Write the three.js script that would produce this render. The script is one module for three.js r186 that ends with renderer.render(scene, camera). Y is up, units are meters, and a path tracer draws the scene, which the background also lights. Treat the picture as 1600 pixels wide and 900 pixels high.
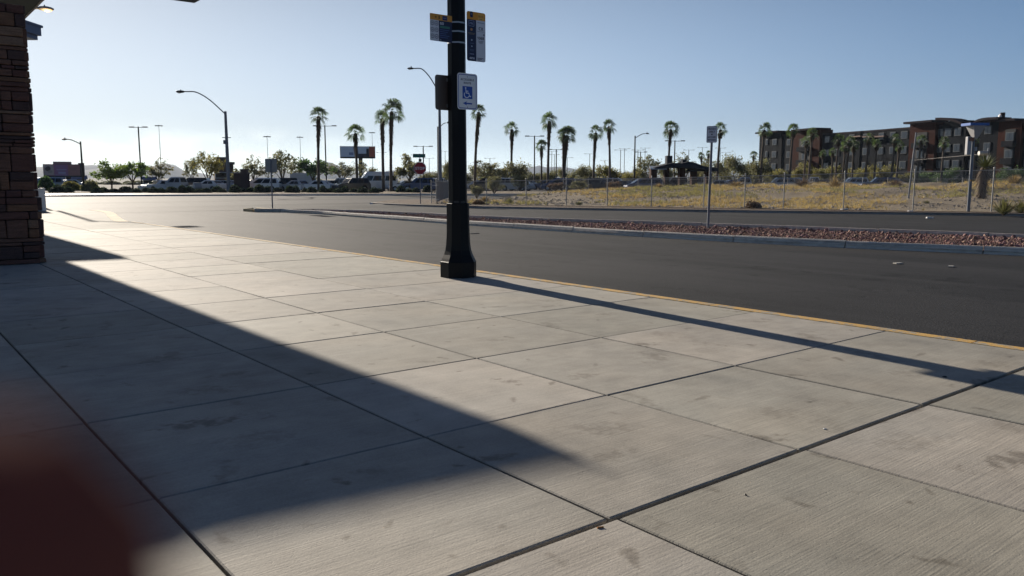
import * as THREE from 'three';
import { mergeGeometries } from 'three/addons/utils/BufferGeometryUtils.js';
import { RoundedBoxGeometry } from 'three/addons/geometries/RoundedBoxGeometry.js';
import { MarchingCubes } from 'three/addons/objects/MarchingCubes.js';

// ---------------------------------------------------------------- camera, sky, sun, exposure
const scene = new THREE.Scene();
const D2R = Math.PI / 180;
const FPX = 1264.8, PITCH = 7.417 * D2R, EYE = 1.5;
const camera = new THREE.PerspectiveCamera(2 * Math.atan(450 / FPX) / D2R, 16 / 9, 0.004, 40000);
camera.position.set(0, EYE, 0);
camera.rotation.set(-PITCH, 0, 0);
camera.focus = 14;
camera.userData.fStop = 8.5;
camera.updateMatrixWorld(true);

const SUN_AZ = -33.8 * D2R, SUN_EL = 18.4 * D2R;
const toSun = new THREE.Vector3(Math.sin(SUN_AZ) * Math.cos(SUN_EL), Math.sin(SUN_EL), -Math.cos(SUN_AZ) * Math.cos(SUN_EL));

function vnoise(x, y, seed, px = 0, py = 0) {           // value noise, periodic where px, py > 0
  const h = (i, j) => {
    if (px) i = ((i % px) + px) % px;
    if (py) j = ((j % py) + py) % py;
    let n = Math.imul(i, 374761393) + Math.imul(j, 668265263) + Math.imul(seed, 974634777);
    n = Math.imul(n ^ (n >>> 13), 1274126177);
    return ((n ^ (n >>> 16)) >>> 0) / 4294967296;
  };
  const i = Math.floor(x), j = Math.floor(y), a = x - i, b = y - j, s = a * a * (3 - 2 * a), t = b * b * (3 - 2 * b);
  return (h(i, j) * (1 - s) + h(i + 1, j) * s) * (1 - t) + (h(i, j + 1) * (1 - s) + h(i + 1, j + 1) * s) * t;
}
function fbm(x, y, seed, oct = 4, px = 0, py = 0) {
  let s = 0, a = 0.5, n = 0;
  for (let o = 0; o < oct; o++) { s += a * vnoise(x, y, seed + o, px, py); n += a; x *= 2; y *= 2; px *= 2; py *= 2; a *= 0.5; }
  return s / n;
}
const clamp = (x, a = 0, b = 1) => Math.min(b, Math.max(a, x));
const lerp = (a, b, t) => a + (b - a) * t;
const sstep = (a, b, x) => { const t = clamp((x - a) / (b - a)); return t * t * (3 - 2 * t); };

{
  const W = 1024, H = 512, data = new Float32Array(W * H * 4);
  for (let r = 0; r < H; r++) {
    const el = ((r + 0.5) / H - 0.5) * Math.PI;
    for (let c = 0; c < W; c++) {
      const az = ((c + 0.5) / W - 0.5) * 2 * Math.PI, x = Math.cos(az) * Math.cos(el), y = Math.sin(el), z = Math.sin(az) * Math.cos(el);
      const g = Math.acos(clamp(x * toSun.x + y * toSun.y + z * toSun.z, -1, 1));
      const e = Math.max(0, el);
      const far = sstep(0.5, 1.3, g), t = Math.exp(-((e / 0.27) ** 2)), t2 = Math.exp(-e / 0.10) * (0.55 + 0.6 * Math.exp(-g / 0.6));
      const glow = 0.73 * Math.exp(-g / 0.34) + 0.13 * Math.exp(-g / 0.8);
      const B = [0.012 + 0.235 * t * (1 - 0.86 * far) + 0.32 * t2, 0.032 + 0.425 * t * (1 - 0.56 * far) + 0.155 * t2, 0.092 + 0.70 * t * (1 - 0.40 * far) - 0.30 * t2];
      const w = 0.25 + 0.75 * t, hz = 0.78 * (1 + 1.0 * Math.exp(-((e / 0.035) ** 2)));
      const L = [(B[0] + glow * 1.0 * w) * hz, (B[1] + glow * 0.90 * w) * hz, (B[2] + glow * 0.74 * w) * hz];
      // thin bank of far cumulus low over the hills towards the sun
      const d = el / D2R, azs = Math.atan2(x, -z) / D2R;
      const band = sstep(0.6, 1.6, d) * (1 - sstep(2.6, 4.0, d)) * sstep(-6, -16, azs) * sstep(-60, -40, azs);
      if (band > 0) {
        const n = fbm(azs * 0.55 + 100, d * 2.6 + 10, 71, 6);
        const k = band * sstep(0.46, 0.68, n) * 0.55;
        for (let q = 0; q < 3; q++) L[q] *= 1 + k * [0.32, 0.26, 0.18][q];
      }
      if (el < 0) { const k = sstep(0, -0.06, el); for (let q = 0; q < 3; q++) L[q] = lerp(L[q], [0.13, 0.115, 0.10][q], k); }
      const o = (r * W + c) * 4;
      data[o] = L[0]; data[o + 1] = L[1]; data[o + 2] = L[2]; data[o + 3] = 1;
    }
  }
  const sky = new THREE.DataTexture(data, W, H, THREE.RGBAFormat, THREE.FloatType);
  sky.mapping = THREE.EquirectangularReflectionMapping;
  sky.magFilter = THREE.LinearFilter; sky.minFilter = THREE.LinearFilter; sky.needsUpdate = true;
  scene.background = sky; scene.environment = sky;
}
const sun = new THREE.DirectionalLight(new THREE.Color(1, 0.90, 0.77), 5.0);
sun.position.copy(toSun).multiplyScalar(150);
sun.castShadow = true; sun.shadow.mapSize.set(4096, 4096);
Object.assign(sun.shadow.camera, { left: -150, right: 150, top: 150, bottom: -150, near: 1, far: 400 });
sun.shadow.radius = 0.75;
scene.add(sun); scene.add(sun.target);
const FOG = 0.0001;
if (FOG > 0) scene.fog = new THREE.FogExp2(new THREE.Color(0.72, 0.85, 1.0), FOG);

const renderer = new THREE.WebGLRenderer({ antialias: true });
renderer.setSize(1024, 576);
renderer.toneMapping = THREE.LinearToneMapping;
renderer.toneMappingExposure = 1.5;
renderer.shadowMap.enabled = true;

// ---------------------------------------------------------------- helpers
function RNG(s) { return () => { s |= 0; s = (s + 0x6d2b79f5) | 0; let t = Math.imul(s ^ (s >>> 15), 1 | s); t = (t + Math.imul(t ^ (t >>> 7), 61 | t)) ^ t; return ((t ^ (t >>> 14)) >>> 0) / 4294967296; }; }
const V = (x, y, z) => new THREE.Vector3(x, y, z);
// surveying: a sight line through a point of the photograph (1600 x 900), met with a level or a distance
function sight(px, py) { const x = (px - 800) / FPX, y = -(py - 450) / FPX, s = Math.sin(PITCH), c = Math.cos(PITCH); return V(x, y * c - s, -c - y * s); }
function gp(px, py, y = 0) { const d = sight(px, py), t = (y - EYE) / d.y; return V(d.x * t, y, d.z * t); }
const roadY = (d) => -0.12 + 0.006 * clamp(d - 55, 0, 150);
const landY = (d) => roadY(d) + 0.13;
function spot(px, d, y) { const s = sight(px, 284); const k = d / Math.hypot(s.x, s.z); return V(s.x * k, y ?? landY(d), s.z * k); }
function levelAt(px, py, d) { const s = sight(px, py); return EYE + d * s.y / Math.hypot(s.x, s.z); }
const YAW = -38.678 * D2R;
const dB = V(Math.sin(YAW), 0, -Math.cos(YAW)), dA = V(Math.cos(YAW), 0, Math.sin(YAW));
const uv = (u, v, y = 0) => V(dB.x * u + dA.x * v, y, dB.z * u + dA.z * v);
const toUV = (p) => [p.x * dB.x + p.z * dB.z, p.x * dA.x + p.z * dA.z];
const ROT_A = Math.atan2(-dA.z, dA.x);      // rotation.y that turns local +x onto dA (and +z onto -dB)

const used = new Map();
function numbered(n) { const k = used.get(n) ?? 0; used.set(n, k + 1); return k ? `${n}_${String(k).padStart(3, '0')}` : n; }
function tag(o, label, category, group, kind) {
  o.userData.label = label; if (category) o.userData.category = category; if (group) o.userData.group = group; if (kind) o.userData.kind = kind;
  return o;
}
function thing(name, label, category, p = V(0, 0, 0), turn = 0, group) {
  const g = new THREE.Group(); g.name = numbered(name); g.position.copy(p); g.rotation.y = turn; scene.add(g);
  return tag(g, label, category, group);
}
const gathers = (o) => { if (o.isMesh) { o.castShadow = true; o.receiveShadow = true; } };
function part(name, geo, m, parent) {
  const o = new THREE.Mesh(geo, m); o.name = name; gathers(o); (parent ?? scene).add(o);
  if (!parent) o.name = numbered(name);
  return o;
}
function struct(name, geo, m, label) { const o = part(name, geo, m); o.userData.kind = 'structure'; if (label) o.userData.label = label; return o; }
function copyOf(src, label, p, turn = 0, scale) {
  const c = src.clone(); c.name = numbered(src.userData.base ?? src.name.replace(/_\d{3}$/, '')); scene.add(c);
  c.userData = { ...src.userData, label }; if (p) c.position.copy(p); c.rotation.y = turn; if (scale) c.scale.setScalar(scale);
  return c;
}
const ORD = ['first', 'second', 'third', 'fourth', 'fifth', 'sixth', 'seventh', 'eighth', 'ninth', 'tenth', 'eleventh', 'twelfth', 'thirteenth', 'fourteenth', 'fifteenth', 'sixteenth', 'seventeenth', 'eighteenth', 'nineteenth', 'twentieth'];
const ord = (i) => i < 20 ? ORD[i] : i < 29 ? 'twenty-' + ORD[i - 20] : i === 29 ? 'thirtieth' : i < 39 ? 'thirty-' + ORD[i - 30] : i === 39 ? 'fortieth' : 'forty-' + ORD[i - 40];

function clean(g) {
  g = g.index ? g.toNonIndexed() : g;
  for (const k of Object.keys(g.attributes)) if (!['position', 'normal', 'uv', 'color'].includes(k)) g.deleteAttribute(k);
  if (!g.attributes.normal) g.computeVertexNormals();
  if (!g.attributes.uv) g.setAttribute('uv', new THREE.BufferAttribute(new Float32Array(g.attributes.position.count * 2), 2));
  return g;
}
function merge(list) {
  list = list.map(clean);
  if (list.some((g) => g.attributes.color) && !list.every((g) => g.attributes.color)) for (const g of list) g.deleteAttribute('color');
  return mergeGeometries(list);
}
function box(w, h, d, x = 0, y = 0, z = 0, ry = 0) { const g = new THREE.BoxGeometry(w, h, d); if (ry) g.rotateY(ry); return g.translate(x, y, z); }
function rbox(w, h, d, r, x = 0, y = 0, z = 0, ry = 0, seg = 1) { const g = new RoundedBoxGeometry(w, h, d, seg, r); if (ry) g.rotateY(ry); return g.translate(x, y, z); }
function cyl(r0, r1, h, x = 0, y = 0, z = 0, n = 10) { return new THREE.CylinderGeometry(r1, r0, h, n).translate(x, y + h / 2, z); }      // stands on y
function bar(a, b, r, n = 6, r2) {
  const d = b.clone().sub(a), L = d.length();
  const g = new THREE.CylinderGeometry(r2 ?? r, r, L, n).translate(0, L / 2, 0);
  return g.applyQuaternion(new THREE.Quaternion().setFromUnitVectors(V(0, 1, 0), d.normalize())).translate(a.x, a.y, a.z);
}
function tube(pts, r, seg = 20, n = 7) { return new THREE.TubeGeometry(new THREE.CatmullRomCurve3(pts), seg, r, n); }
function quadGeo(a, b, c, d) {                     // a b c d counter-clockwise seen from its front
  const g = new THREE.BufferGeometry();
  g.setAttribute('position', new THREE.Float32BufferAttribute([a, b, c, a, c, d].flatMap((p) => [p.x, p.y, p.z]), 3));
  g.setAttribute('uv', new THREE.Float32BufferAttribute([0, 0, 1, 0, 1, 1, 0, 0, 1, 1, 0, 1], 2));
  g.computeVertexNormals(); return g;
}
function hexa(b, t) {                              // solid with bottom corners b[4] and top corners t[4], both counter-clockwise from above
  const q = [quadGeo(t[0], t[1], t[2], t[3]), quadGeo(b[3], b[2], b[1], b[0])];
  for (let i = 0; i < 4; i++) { const j = (i + 1) % 4; q.push(quadGeo(b[i], b[j], t[j], t[i])); }
  return merge(q);
}
function flat(g) { g = g.index ? g.toNonIndexed() : g; g.computeVertexNormals(); return g; }
// a surface between two lines of points, heights from fn(x, z), texture in metres along the given axes
function strip(A, B, nAlong, nAcross, hfn, ax = dB, ay = dA, scale = 1) {
  const along = (L) => { const len = [0]; for (let i = 1; i < L.length; i++) len.push(len[i - 1] + L[i].distanceTo(L[i - 1])); return (t) => { const s = t * len[len.length - 1]; let i = 1; while (i < L.length - 1 && len[i] < s) i++; return L[i - 1].clone().lerp(L[i], (s - len[i - 1]) / Math.max(1e-6, len[i] - len[i - 1])); }; };
  const fa = along(A), fb = along(B), pos = [], uvs = [], idx = [];
  for (let i = 0; i <= nAlong; i++) {
    const a = fa(i / nAlong), b = fb(i / nAlong);
    for (let j = 0; j <= nAcross; j++) {
      const p = a.clone().lerp(b, j / nAcross);
      pos.push(p.x, hfn ? hfn(p.x, p.z, i / nAlong, j / nAcross) : p.y, p.z);
      uvs.push((p.x * ax.x + p.z * ax.z) * scale, (p.x * ay.x + p.z * ay.z) * scale);
    }
  }
  const w = nAcross + 1;
  for (let i = 0; i < nAlong; i++) for (let j = 0; j < nAcross; j++) { const o = i * w + j; idx.push(o, o + 1, o + w, o + 1, o + w + 1, o + w); }
  const g = new THREE.BufferGeometry();
  g.setAttribute('position', new THREE.Float32BufferAttribute(pos, 3)); g.setAttribute('uv', new THREE.Float32BufferAttribute(uvs, 2)); g.setIndex(idx);
  g.computeVertexNormals();
  if (g.attributes.normal.getY(Math.floor(g.attributes.normal.count / 2)) < 0) { const ix = g.index.array; for (let i = 0; i < ix.length; i += 3) { const t = ix[i]; ix[i] = ix[i + 1]; ix[i + 1] = t; } g.computeVertexNormals(); }
  return g;
}
// kerb run along a line of points: a solid of the given width to the left (towards the normal side) and height
function kerbRun(pts, width, y0, y1, side = 1) {
  const q = [], L = pts.length, n = (i) => { const a = pts[Math.max(0, i - 1)], b = pts[Math.min(L - 1, i + 1)]; return V(-(b.z - a.z), 0, b.x - a.x).normalize().multiplyScalar(side); };
  const at = (i, o, y) => { const m = n(i); return V(pts[i].x + m.x * o, y, pts[i].z + m.z * o); };
  const c = Math.min(0.03, width * 0.2);
  const bt = Math.min(0.07, width * 0.35), prof = [[0, y0], [bt, y1 - c], [bt + c, y1], [width - 0.01, y1], [width, y0]];
  let run = pts[0].x * 0.37 + pts[0].z * 0.61;
  for (let i = 0; i < L - 1; i++) {
    const len = pts[i].distanceTo(pts[i + 1]);
    for (let k = 0; k < prof.length - 1; k++) { const g = quadGeo(at(i, prof[k][0], prof[k][1]), at(i + 1, prof[k][0], prof[k][1]), at(i + 1, prof[k + 1][0], prof[k + 1][1]), at(i, prof[k + 1][0], prof[k + 1][1])), t = g.attributes.uv; for (let e = 0; e < 6; e++) t.setXY(e, (run + t.getX(e) * len) / 3, (k * 0.13 + t.getY(e) * 0.12)); q.push(g); }
    run += len;
  }
  for (const i of [0, L - 1]) { q.push(quadGeo(at(i, prof[0][0], y0), at(i, bt, y1 - c), at(i, bt + c, y1), at(i, width, y1))); q.push(quadGeo(at(i, prof[0][0], y0), at(i, width, y1), at(i, width, y0), at(i, width, y0))); }
  return merge(q);
}

// ---------------------------------------------------------------- textures and materials
const S8 = (x) => { x = clamp(x); return Math.round(255 * (x <= 0.0031308 ? 12.92 * x : 1.055 * Math.pow(x, 1 / 2.4) - 0.055)); };
function texture(w, h, fn, srgb = true) {
  const d = new Uint8Array(w * h * 4);
  for (let y = 0; y < h; y++) for (let x = 0; x < w; x++) {
    const c = fn(x / w, y / h), o = (y * w + x) * 4;
    for (let k = 0; k < 3; k++) { const v = Array.isArray(c) ? c[k] : c; d[o + k] = srgb ? S8(v) : Math.round(255 * clamp(v)); }
    d[o + 3] = 255;
  }
  const t = new THREE.DataTexture(d, w, h); t.wrapS = t.wrapT = THREE.RepeatWrapping; t.magFilter = THREE.LinearFilter; t.minFilter = THREE.LinearMipmapLinearFilter;
  t.generateMipmaps = true; if (srgb) t.colorSpace = THREE.SRGBColorSpace; t.needsUpdate = true; return t;
}
const rep = (t, x, y = x) => { const c = t.clone(); c.repeat.set(x, y); c.needsUpdate = true; return c; };
const std = (r, g, b, rough = 0.8, metal = 0, extra = {}) => { const m = new THREE.MeshStandardMaterial({ roughness: rough, metalness: metal, side: THREE.DoubleSide, ...extra }); m.color.setRGB(r, g, b); return m; };

// brushed concrete: 4 m tile, brush lines along the first axis
const concreteTex = (() => {
  const rnd = RNG(5), spots = [];
  for (let i = 0; i < 70; i++) { const a = rnd() * 3.14; spots.push([rnd(), rnd(), 0.005 + 0.026 * Math.pow(rnd(), 2.4), rnd() * 0.46 + 0.08, 1 + rnd() * 2.5, Math.cos(a), Math.sin(a)]); }
  const near = (a, b) => { let d = a - b; d -= Math.round(d); return d; };
  return texture(1024, 1024, (x, y) => {
    const big = fbm(x * 4, y * 4, 11, 5, 4, 4), mid = fbm(x * 24, y * 24, 12, 3, 24, 24);
    const streak = fbm(x * 6, y * 160, 13, 3, 6, 160), fine = vnoise(x * 512, y * 512, 14, 512, 512);
    let v = 1 + (big - 0.5) * 0.60 + (mid - 0.5) * 0.30 + (streak - 0.5) * 0.15 + (fine - 0.5) * 0.16, br = 0;
    for (const [sx, sy, r, a, asp, c, s2] of spots) {
      const ex = near(x, sx), ey = near(y, sy); if (Math.abs(ex) + Math.abs(ey) > r * 9) continue;
      const dx = (ex * c + ey * s2) / asp, dy = -ex * s2 + ey * c, d = Math.hypot(dx, dy) / r;
      if (d < 2.4) { const k = a * sstep(1.35, 0.0, d + (fbm(x * 90, y * 90, 15, 4, 90, 90) - 0.5) * 2.6); v *= 1 - k; br += k; }
    }
    const warm = (fbm(x * 6, y * 6, 16, 3, 6, 6) - 0.5) * 0.06 + br * 0.08;
    return [0.348 * v * (1 + warm), 0.326 * v, 0.272 * v * (1 - warm)];
  });
})();
const concreteBump = texture(1024, 1024, (x, y) => {
  const line = fbm(x * 10, y * 256, 21, 2, 10, 256), line2 = fbm(x * 4, y * 90, 24, 2, 4, 90), g = vnoise(x * 340, y * 340, 22, 340, 340), pit = vnoise(x * 200, y * 200, 23, 200, 200);
  return 0.40 * line + 0.22 * line2 + 0.22 * g + 0.16 * fbm(x * 16, y * 16, 25, 3, 16, 16) - (pit > 0.9 ? 0.25 : 0);
}, false);
const asphaltTex = texture(1024, 1024, (x, y) => {            // 16 m along, 8 m across; tyre-worn streaks run along
  const lane = fbm(x * 2, y * 14, 31, 4, 2, 14), patch = fbm(x * 8, y * 6, 32, 4, 8, 6), s = vnoise(x * 512, y * 512, 33, 512, 512), s2 = vnoise(x * 200, y * 400, 34, 200, 400);
  const chip = s > 0.88 ? 0.55 : 0, ck = Math.abs(fbm(x * 5, y * 3, 39, 5, 5, 3) - 0.5), crack = ck < 0.0035 ? 0.45 : 0, drip = 0.5 * sstep(0.62, 0.75, fbm(x * 40, y * 20, 40, 3, 40, 20)) * sstep(0.4, 0.6, fbm(x * 2, y * 5, 48, 2, 2, 5));
  const v = 0.74 + 1.15 * (lane - 0.5) + 0.8 * (patch - 0.5) - drip + 0.34 * (s - 0.5) + 0.25 * (s2 - 0.5) + chip * 0.5 - crack;
  return [0.058 * v + 0.003, 0.0545 * v + 0.003, 0.0515 * v + 0.003];
});
const crossTex = texture(512, 1024, (x, y) => {            // 60 m along, 60 m across: lanes worn dark and pale
  const wob = (fbm(x * 4, y * 4, 36, 3, 4, 4) - 0.5) * 0.02, lane = fbm(x * 3, (y + wob) * 26, 35, 3, 3, 26), track = sstep(0.48, 0.66, fbm(x * 2, (y + wob) * 16, 37, 2, 2, 16)), s = vnoise(x * 256, y * 512, 33, 256, 512), p = fbm(x * 10, y * 10, 38, 4, 10, 10);
  const v = 1.0 + 0.5 * (lane - 0.5) - 0.62 * track + 0.2 * (s - 0.5) + 0.4 * (p - 0.5);
  return [0.085 * v, 0.082 * v, 0.078 * v];
});
const grainBump = texture(512, 512, (x, y) => 0.6 * vnoise(x * 128, y * 128, 41, 128, 128) + 0.4 * vnoise(x * 256, y * 256, 42, 256, 256), false);
const dirtTex = texture(1024, 1024, (x, y) => {              // 20 m tile of sandy ground with stones
  const a = fbm(x * 8, y * 8, 51, 5, 8, 8), b = fbm(x * 60, y * 60, 52, 3, 60, 60), s = vnoise(x * 300, y * 300, 53, 300, 300);
  const v = 0.85 + 0.5 * (a - 0.5) + 0.4 * (b - 0.5), stone = s > 0.8 ? 1.35 : 1;
  return [0.33 * v * stone, 0.265 * v * stone, 0.175 * v * (stone > 1 ? 1.6 : 1)];
});
const stoneTex = texture(512, 512, (x, y) => {
  const bed = fbm(x * 3, y * 26, 61, 4, 3, 26), g = fbm(x * 40, y * 40, 62, 3, 40, 40), v = 0.72 + 0.7 * (bed - 0.5) + 0.5 * (g - 0.5) + 0.25;
  return [0.9 * v, 0.86 * v, 0.82 * v];
});
const stoneBump = texture(512, 512, (x, y) => 0.6 * fbm(x * 4, y * 30, 61, 4, 4, 30) + 0.4 * fbm(x * 40, y * 50, 64, 3, 40, 50), false);

const phys = (r, g, b, rough, spec, extra) => { const m = new THREE.MeshPhysicalMaterial({ roughness: rough, specularIntensity: spec, side: THREE.DoubleSide, ...extra }); m.color.setRGB(r, g, b); return m; };
const wearTex = texture(512, 256, (x, y) => {               // scuffed kerb paint: 6 m along
  const n = fbm(x * 30, y * 12, 66, 4, 30, 12), f = fbm(x * 120, y * 60, 67, 2, 120, 60), k = sstep(0.50, 0.62, n * 0.7 + f * 0.3), g = 0.8 + 0.4 * fbm(x * 8, y * 8, 68, 3, 8, 8);
  return [lerp(0.56, 0.30, k) * g, lerp(0.335, 0.27, k) * g, lerp(0.085, 0.21, k) * g];
});
const M = {};
M.slab = [1.01, 0.93, 1.07, 0.87, 1.03, 0.97].map((k, i) => std(k, k * (1 - 0.01 * (i % 3)), k * (1 - 0.015 * (i % 2)), 0.82, 0, { map: rep(concreteTex, 0.25), bumpMap: rep(concreteBump, 0.5), bumpScale: 0.0021 }));
M.apron = phys(0.84, 0.85, 0.87, 0.8, 0.25, { map: rep(concreteTex, 0.25), bumpMap: rep(concreteBump, 0.25), bumpScale: 0.003 });
M.joint = std(0.012, 0.011, 0.01, 0.95);
M.asphalt = phys(0.37, 0.38, 0.40, 0.78, 0.5, { map: rep(asphaltTex, 1 / 16, 1 / 8), bumpMap: rep(grainBump, 0.5), bumpScale: 0.006 });
M.crossAsphalt = phys(0.74, 0.74, 0.75, 0.78, 0.38, { map: rep(crossTex, 1 / 60, 1 / 60), bumpMap: rep(grainBump, 0.5), bumpScale: 0.004 });
M.lotAsphalt = phys(1.0, 1.0, 1.0, 0.9, 0.3, { map: rep(asphaltTex, 1 / 16, 1 / 8) });
M.kerb = std(0.66, 0.63, 0.57, 0.82, 0, { map: rep(stoneTex, 0.7), bumpMap: rep(grainBump, 2), bumpScale: 0.004 });
M.kerbPale = std(0.62, 0.58, 0.53, 0.8, 0, { map: rep(stoneTex, 0.7) });
M.yellow = std(1, 1, 1, 0.85, 0, { map: rep(wearTex, 1), bumpMap: rep(grainBump, 2), bumpScale: 0.003 });
M.yellowWorn = std(0.52, 0.41, 0.235, 0.85, 0, { map: rep(stoneTex, 0.5) });
M.dirt = std(1, 1, 1, 0.95, 0, { map: rep(dirtTex, 1 / 20), bumpMap: rep(grainBump, 0.6), bumpScale: 0.03 });
M.far = std(0.15, 0.16, 0.11, 0.95, 0, { map: rep(dirtTex, 1 / 400) });
M.hill = std(0.10, 0.12, 0.15, 0.95);
M.black = phys(0.003, 0.0034, 0.0045, 0.5, 0.45, {});
M.darkMetal = std(0.02, 0.02, 0.022, 0.55, 0.2);
M.galv = std(0.34, 0.35, 0.36, 0.5, 0.55);
M.galvPost = std(0.40, 0.39, 0.37, 0.55, 0.4);
M.greyPole = std(0.19, 0.21, 0.24, 0.7, 0.1);
M.bronze = std(0.035, 0.03, 0.028, 0.55, 0.3);
M.white = std(0.72, 0.71, 0.69, 0.6);
M.signBack = std(0.30, 0.29, 0.28, 0.42, 0.6);
M.trunk = std(0.10, 0.075, 0.05, 0.95);
M.palmTrunk = std(0.115, 0.088, 0.066, 0.95);
M.palmSkirt = std(0.085, 0.058, 0.036, 0.95);
const leafMat = (r, g, b) => { const m = new THREE.MeshPhysicalMaterial({ side: THREE.DoubleSide, roughness: 0.9, transmission: 0.6, thickness: 0, vertexColors: true }); m.color.setRGB(r, g, b); return m; };
M.palmLeaf = leafMat(0.075, 0.115, 0.035);
M.leafGreen = leafMat(0.17, 0.25, 0.05);
M.leafDark = leafMat(0.085, 0.15, 0.04);
M.leafOlive = leafMat(0.20, 0.20, 0.09);
M.leafYellow = leafMat(0.23, 0.215, 0.055);
M.farLeaf = leafMat(0.20, 0.21, 0.13);
M.hedge = leafMat(0.035, 0.055, 0.022);
M.dry = leafMat(0.34, 0.245, 0.10);
M.dryBrown = leafMat(0.15, 0.10, 0.055);
M.scrub = leafMat(0.17, 0.17, 0.055);
M.tyre = std(0.012, 0.012, 0.012, 0.85);
M.rim = std(0.35, 0.35, 0.36, 0.35, 0.8);
M.glass = std(0.012, 0.016, 0.02, 0.08, 0.0);
M.lampLens = std(0.6, 0.6, 0.58, 0.3);
M.tail = std(0.30, 0.01, 0.01, 0.3);

// ---------------------------------------------------------------- ground, roads, pavement
// the land out to the hills
{
  const pos = [], idx = [], uvs = [], radii = [];
  for (let r = 0; r <= 200; r += 4) radii.push(r);
  for (let r = 240; r < 7400; r *= 1.2) radii.push(r);
  const nA = 240;
  for (const r of radii) for (let a = 0; a <= nA; a++) {
    const t = a / nA * 2 * Math.PI, x = Math.sin(t) * r, z = -Math.cos(t) * r;
    const y = r < 240 ? roadY(r) - 0.10 : 0.68 + Math.max(0, r - 900) * 0.006 + (fbm(x / 300, z / 300, 81, 3) - 0.5) * Math.min(8, (r - 240) * 0.004);
    pos.push(x, y, z); uvs.push(x, z);
  }
  for (let i = 0; i < radii.length - 1; i++) for (let a = 0; a < nA; a++) { const o = i * (nA + 1) + a; idx.push(o, o + 1, o + nA + 1, o + 1, o + nA + 2, o + nA + 1); }
  const g = new THREE.BufferGeometry(); g.setAttribute('position', new THREE.Float32BufferAttribute(pos, 3)); g.setAttribute('uv', new THREE.Float32BufferAttribute(uvs, 2)); g.setIndex(idx); g.computeVertexNormals();
  if (g.attributes.normal.getY(5000) < 0) { const ix = g.index.array; for (let i = 0; i < ix.length; i += 3) { const t = ix[i]; ix[i] = ix[i + 1]; ix[i + 1] = t; } g.computeVertexNormals(); }
  struct('ground', g, M.far, 'wide flat desert land running out to the hills');
}
// hills: three ridges of different distance
function ridge(dist, depth, hfn, seed, label) {
  const pos = [], idx = [], n = 260, m = 10, uvs = [];
  for (let i = 0; i <= n; i++) for (let j = 0; j <= m; j++) {
    const az = lerp(-62, 62, i / n), t = j / m, r = dist + (t - 0.5) * depth;
    const prof = Math.pow(Math.sin(Math.PI * Math.pow(t, 0.85)), 1.3), x = Math.sin(az * D2R) * r, z = -Math.cos(az * D2R) * r;
    const rough = 0.75 + 0.5 * fbm(x / 900 + 50, z / 900 + 50, seed, 4);
    pos.push(x, -20 + Math.max(0, hfn(az)) * prof * rough * dist / FPX + (dist - 900) * 0.006, z); uvs.push(x / 100, z / 100);
  }
  for (let i = 0; i < n; i++) for (let j = 0; j < m; j++) { const o = i * (m + 1) + j; idx.push(o, o + m + 1, o + 1, o + 1, o + m + 1, o + m + 2); }
  const g = new THREE.BufferGeometry(); g.setAttribute('position', new THREE.Float32BufferAttribute(pos, 3)); g.setAttribute('uv', new THREE.Float32BufferAttribute(uvs, 2)); g.setIndex(idx); g.computeVertexNormals();
  struct('hills', g, M.hill, label);
}
const bump = (az, c, w, h) => h * Math.exp(-(((az - c) / w) ** 2));
ridge(5200, 1500, (a) => 3 + bump(a, -25.2, 2.2, 20) + bump(a, -22.6, 1.1, 16) + bump(a, -12.8, 1.5, 27) + bump(a, -16.4, 1.3, 20) + bump(a, -19.6, 1.0, 9) + bump(a, -30, 2.6, 16) + bump(a, 30, 14, 4) + 5 * (fbm(a * 1.6 + 90, 2, 91, 5) - 0.5), 92, 'pale blue mountain ridge in haze beyond the trees');
ridge(6500, 1400, (a) => 9 + bump(a, -27, 3, 12) + bump(a, 1.5, 4, 10) + bump(a, -8, 3, 7) + bump(a, 14, 8, 5) + 9 * (fbm(a * 1.1 + 40, 7, 93, 5) - 0.5), 94, 'faint farther mountain ridge almost lost in haze');

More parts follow.
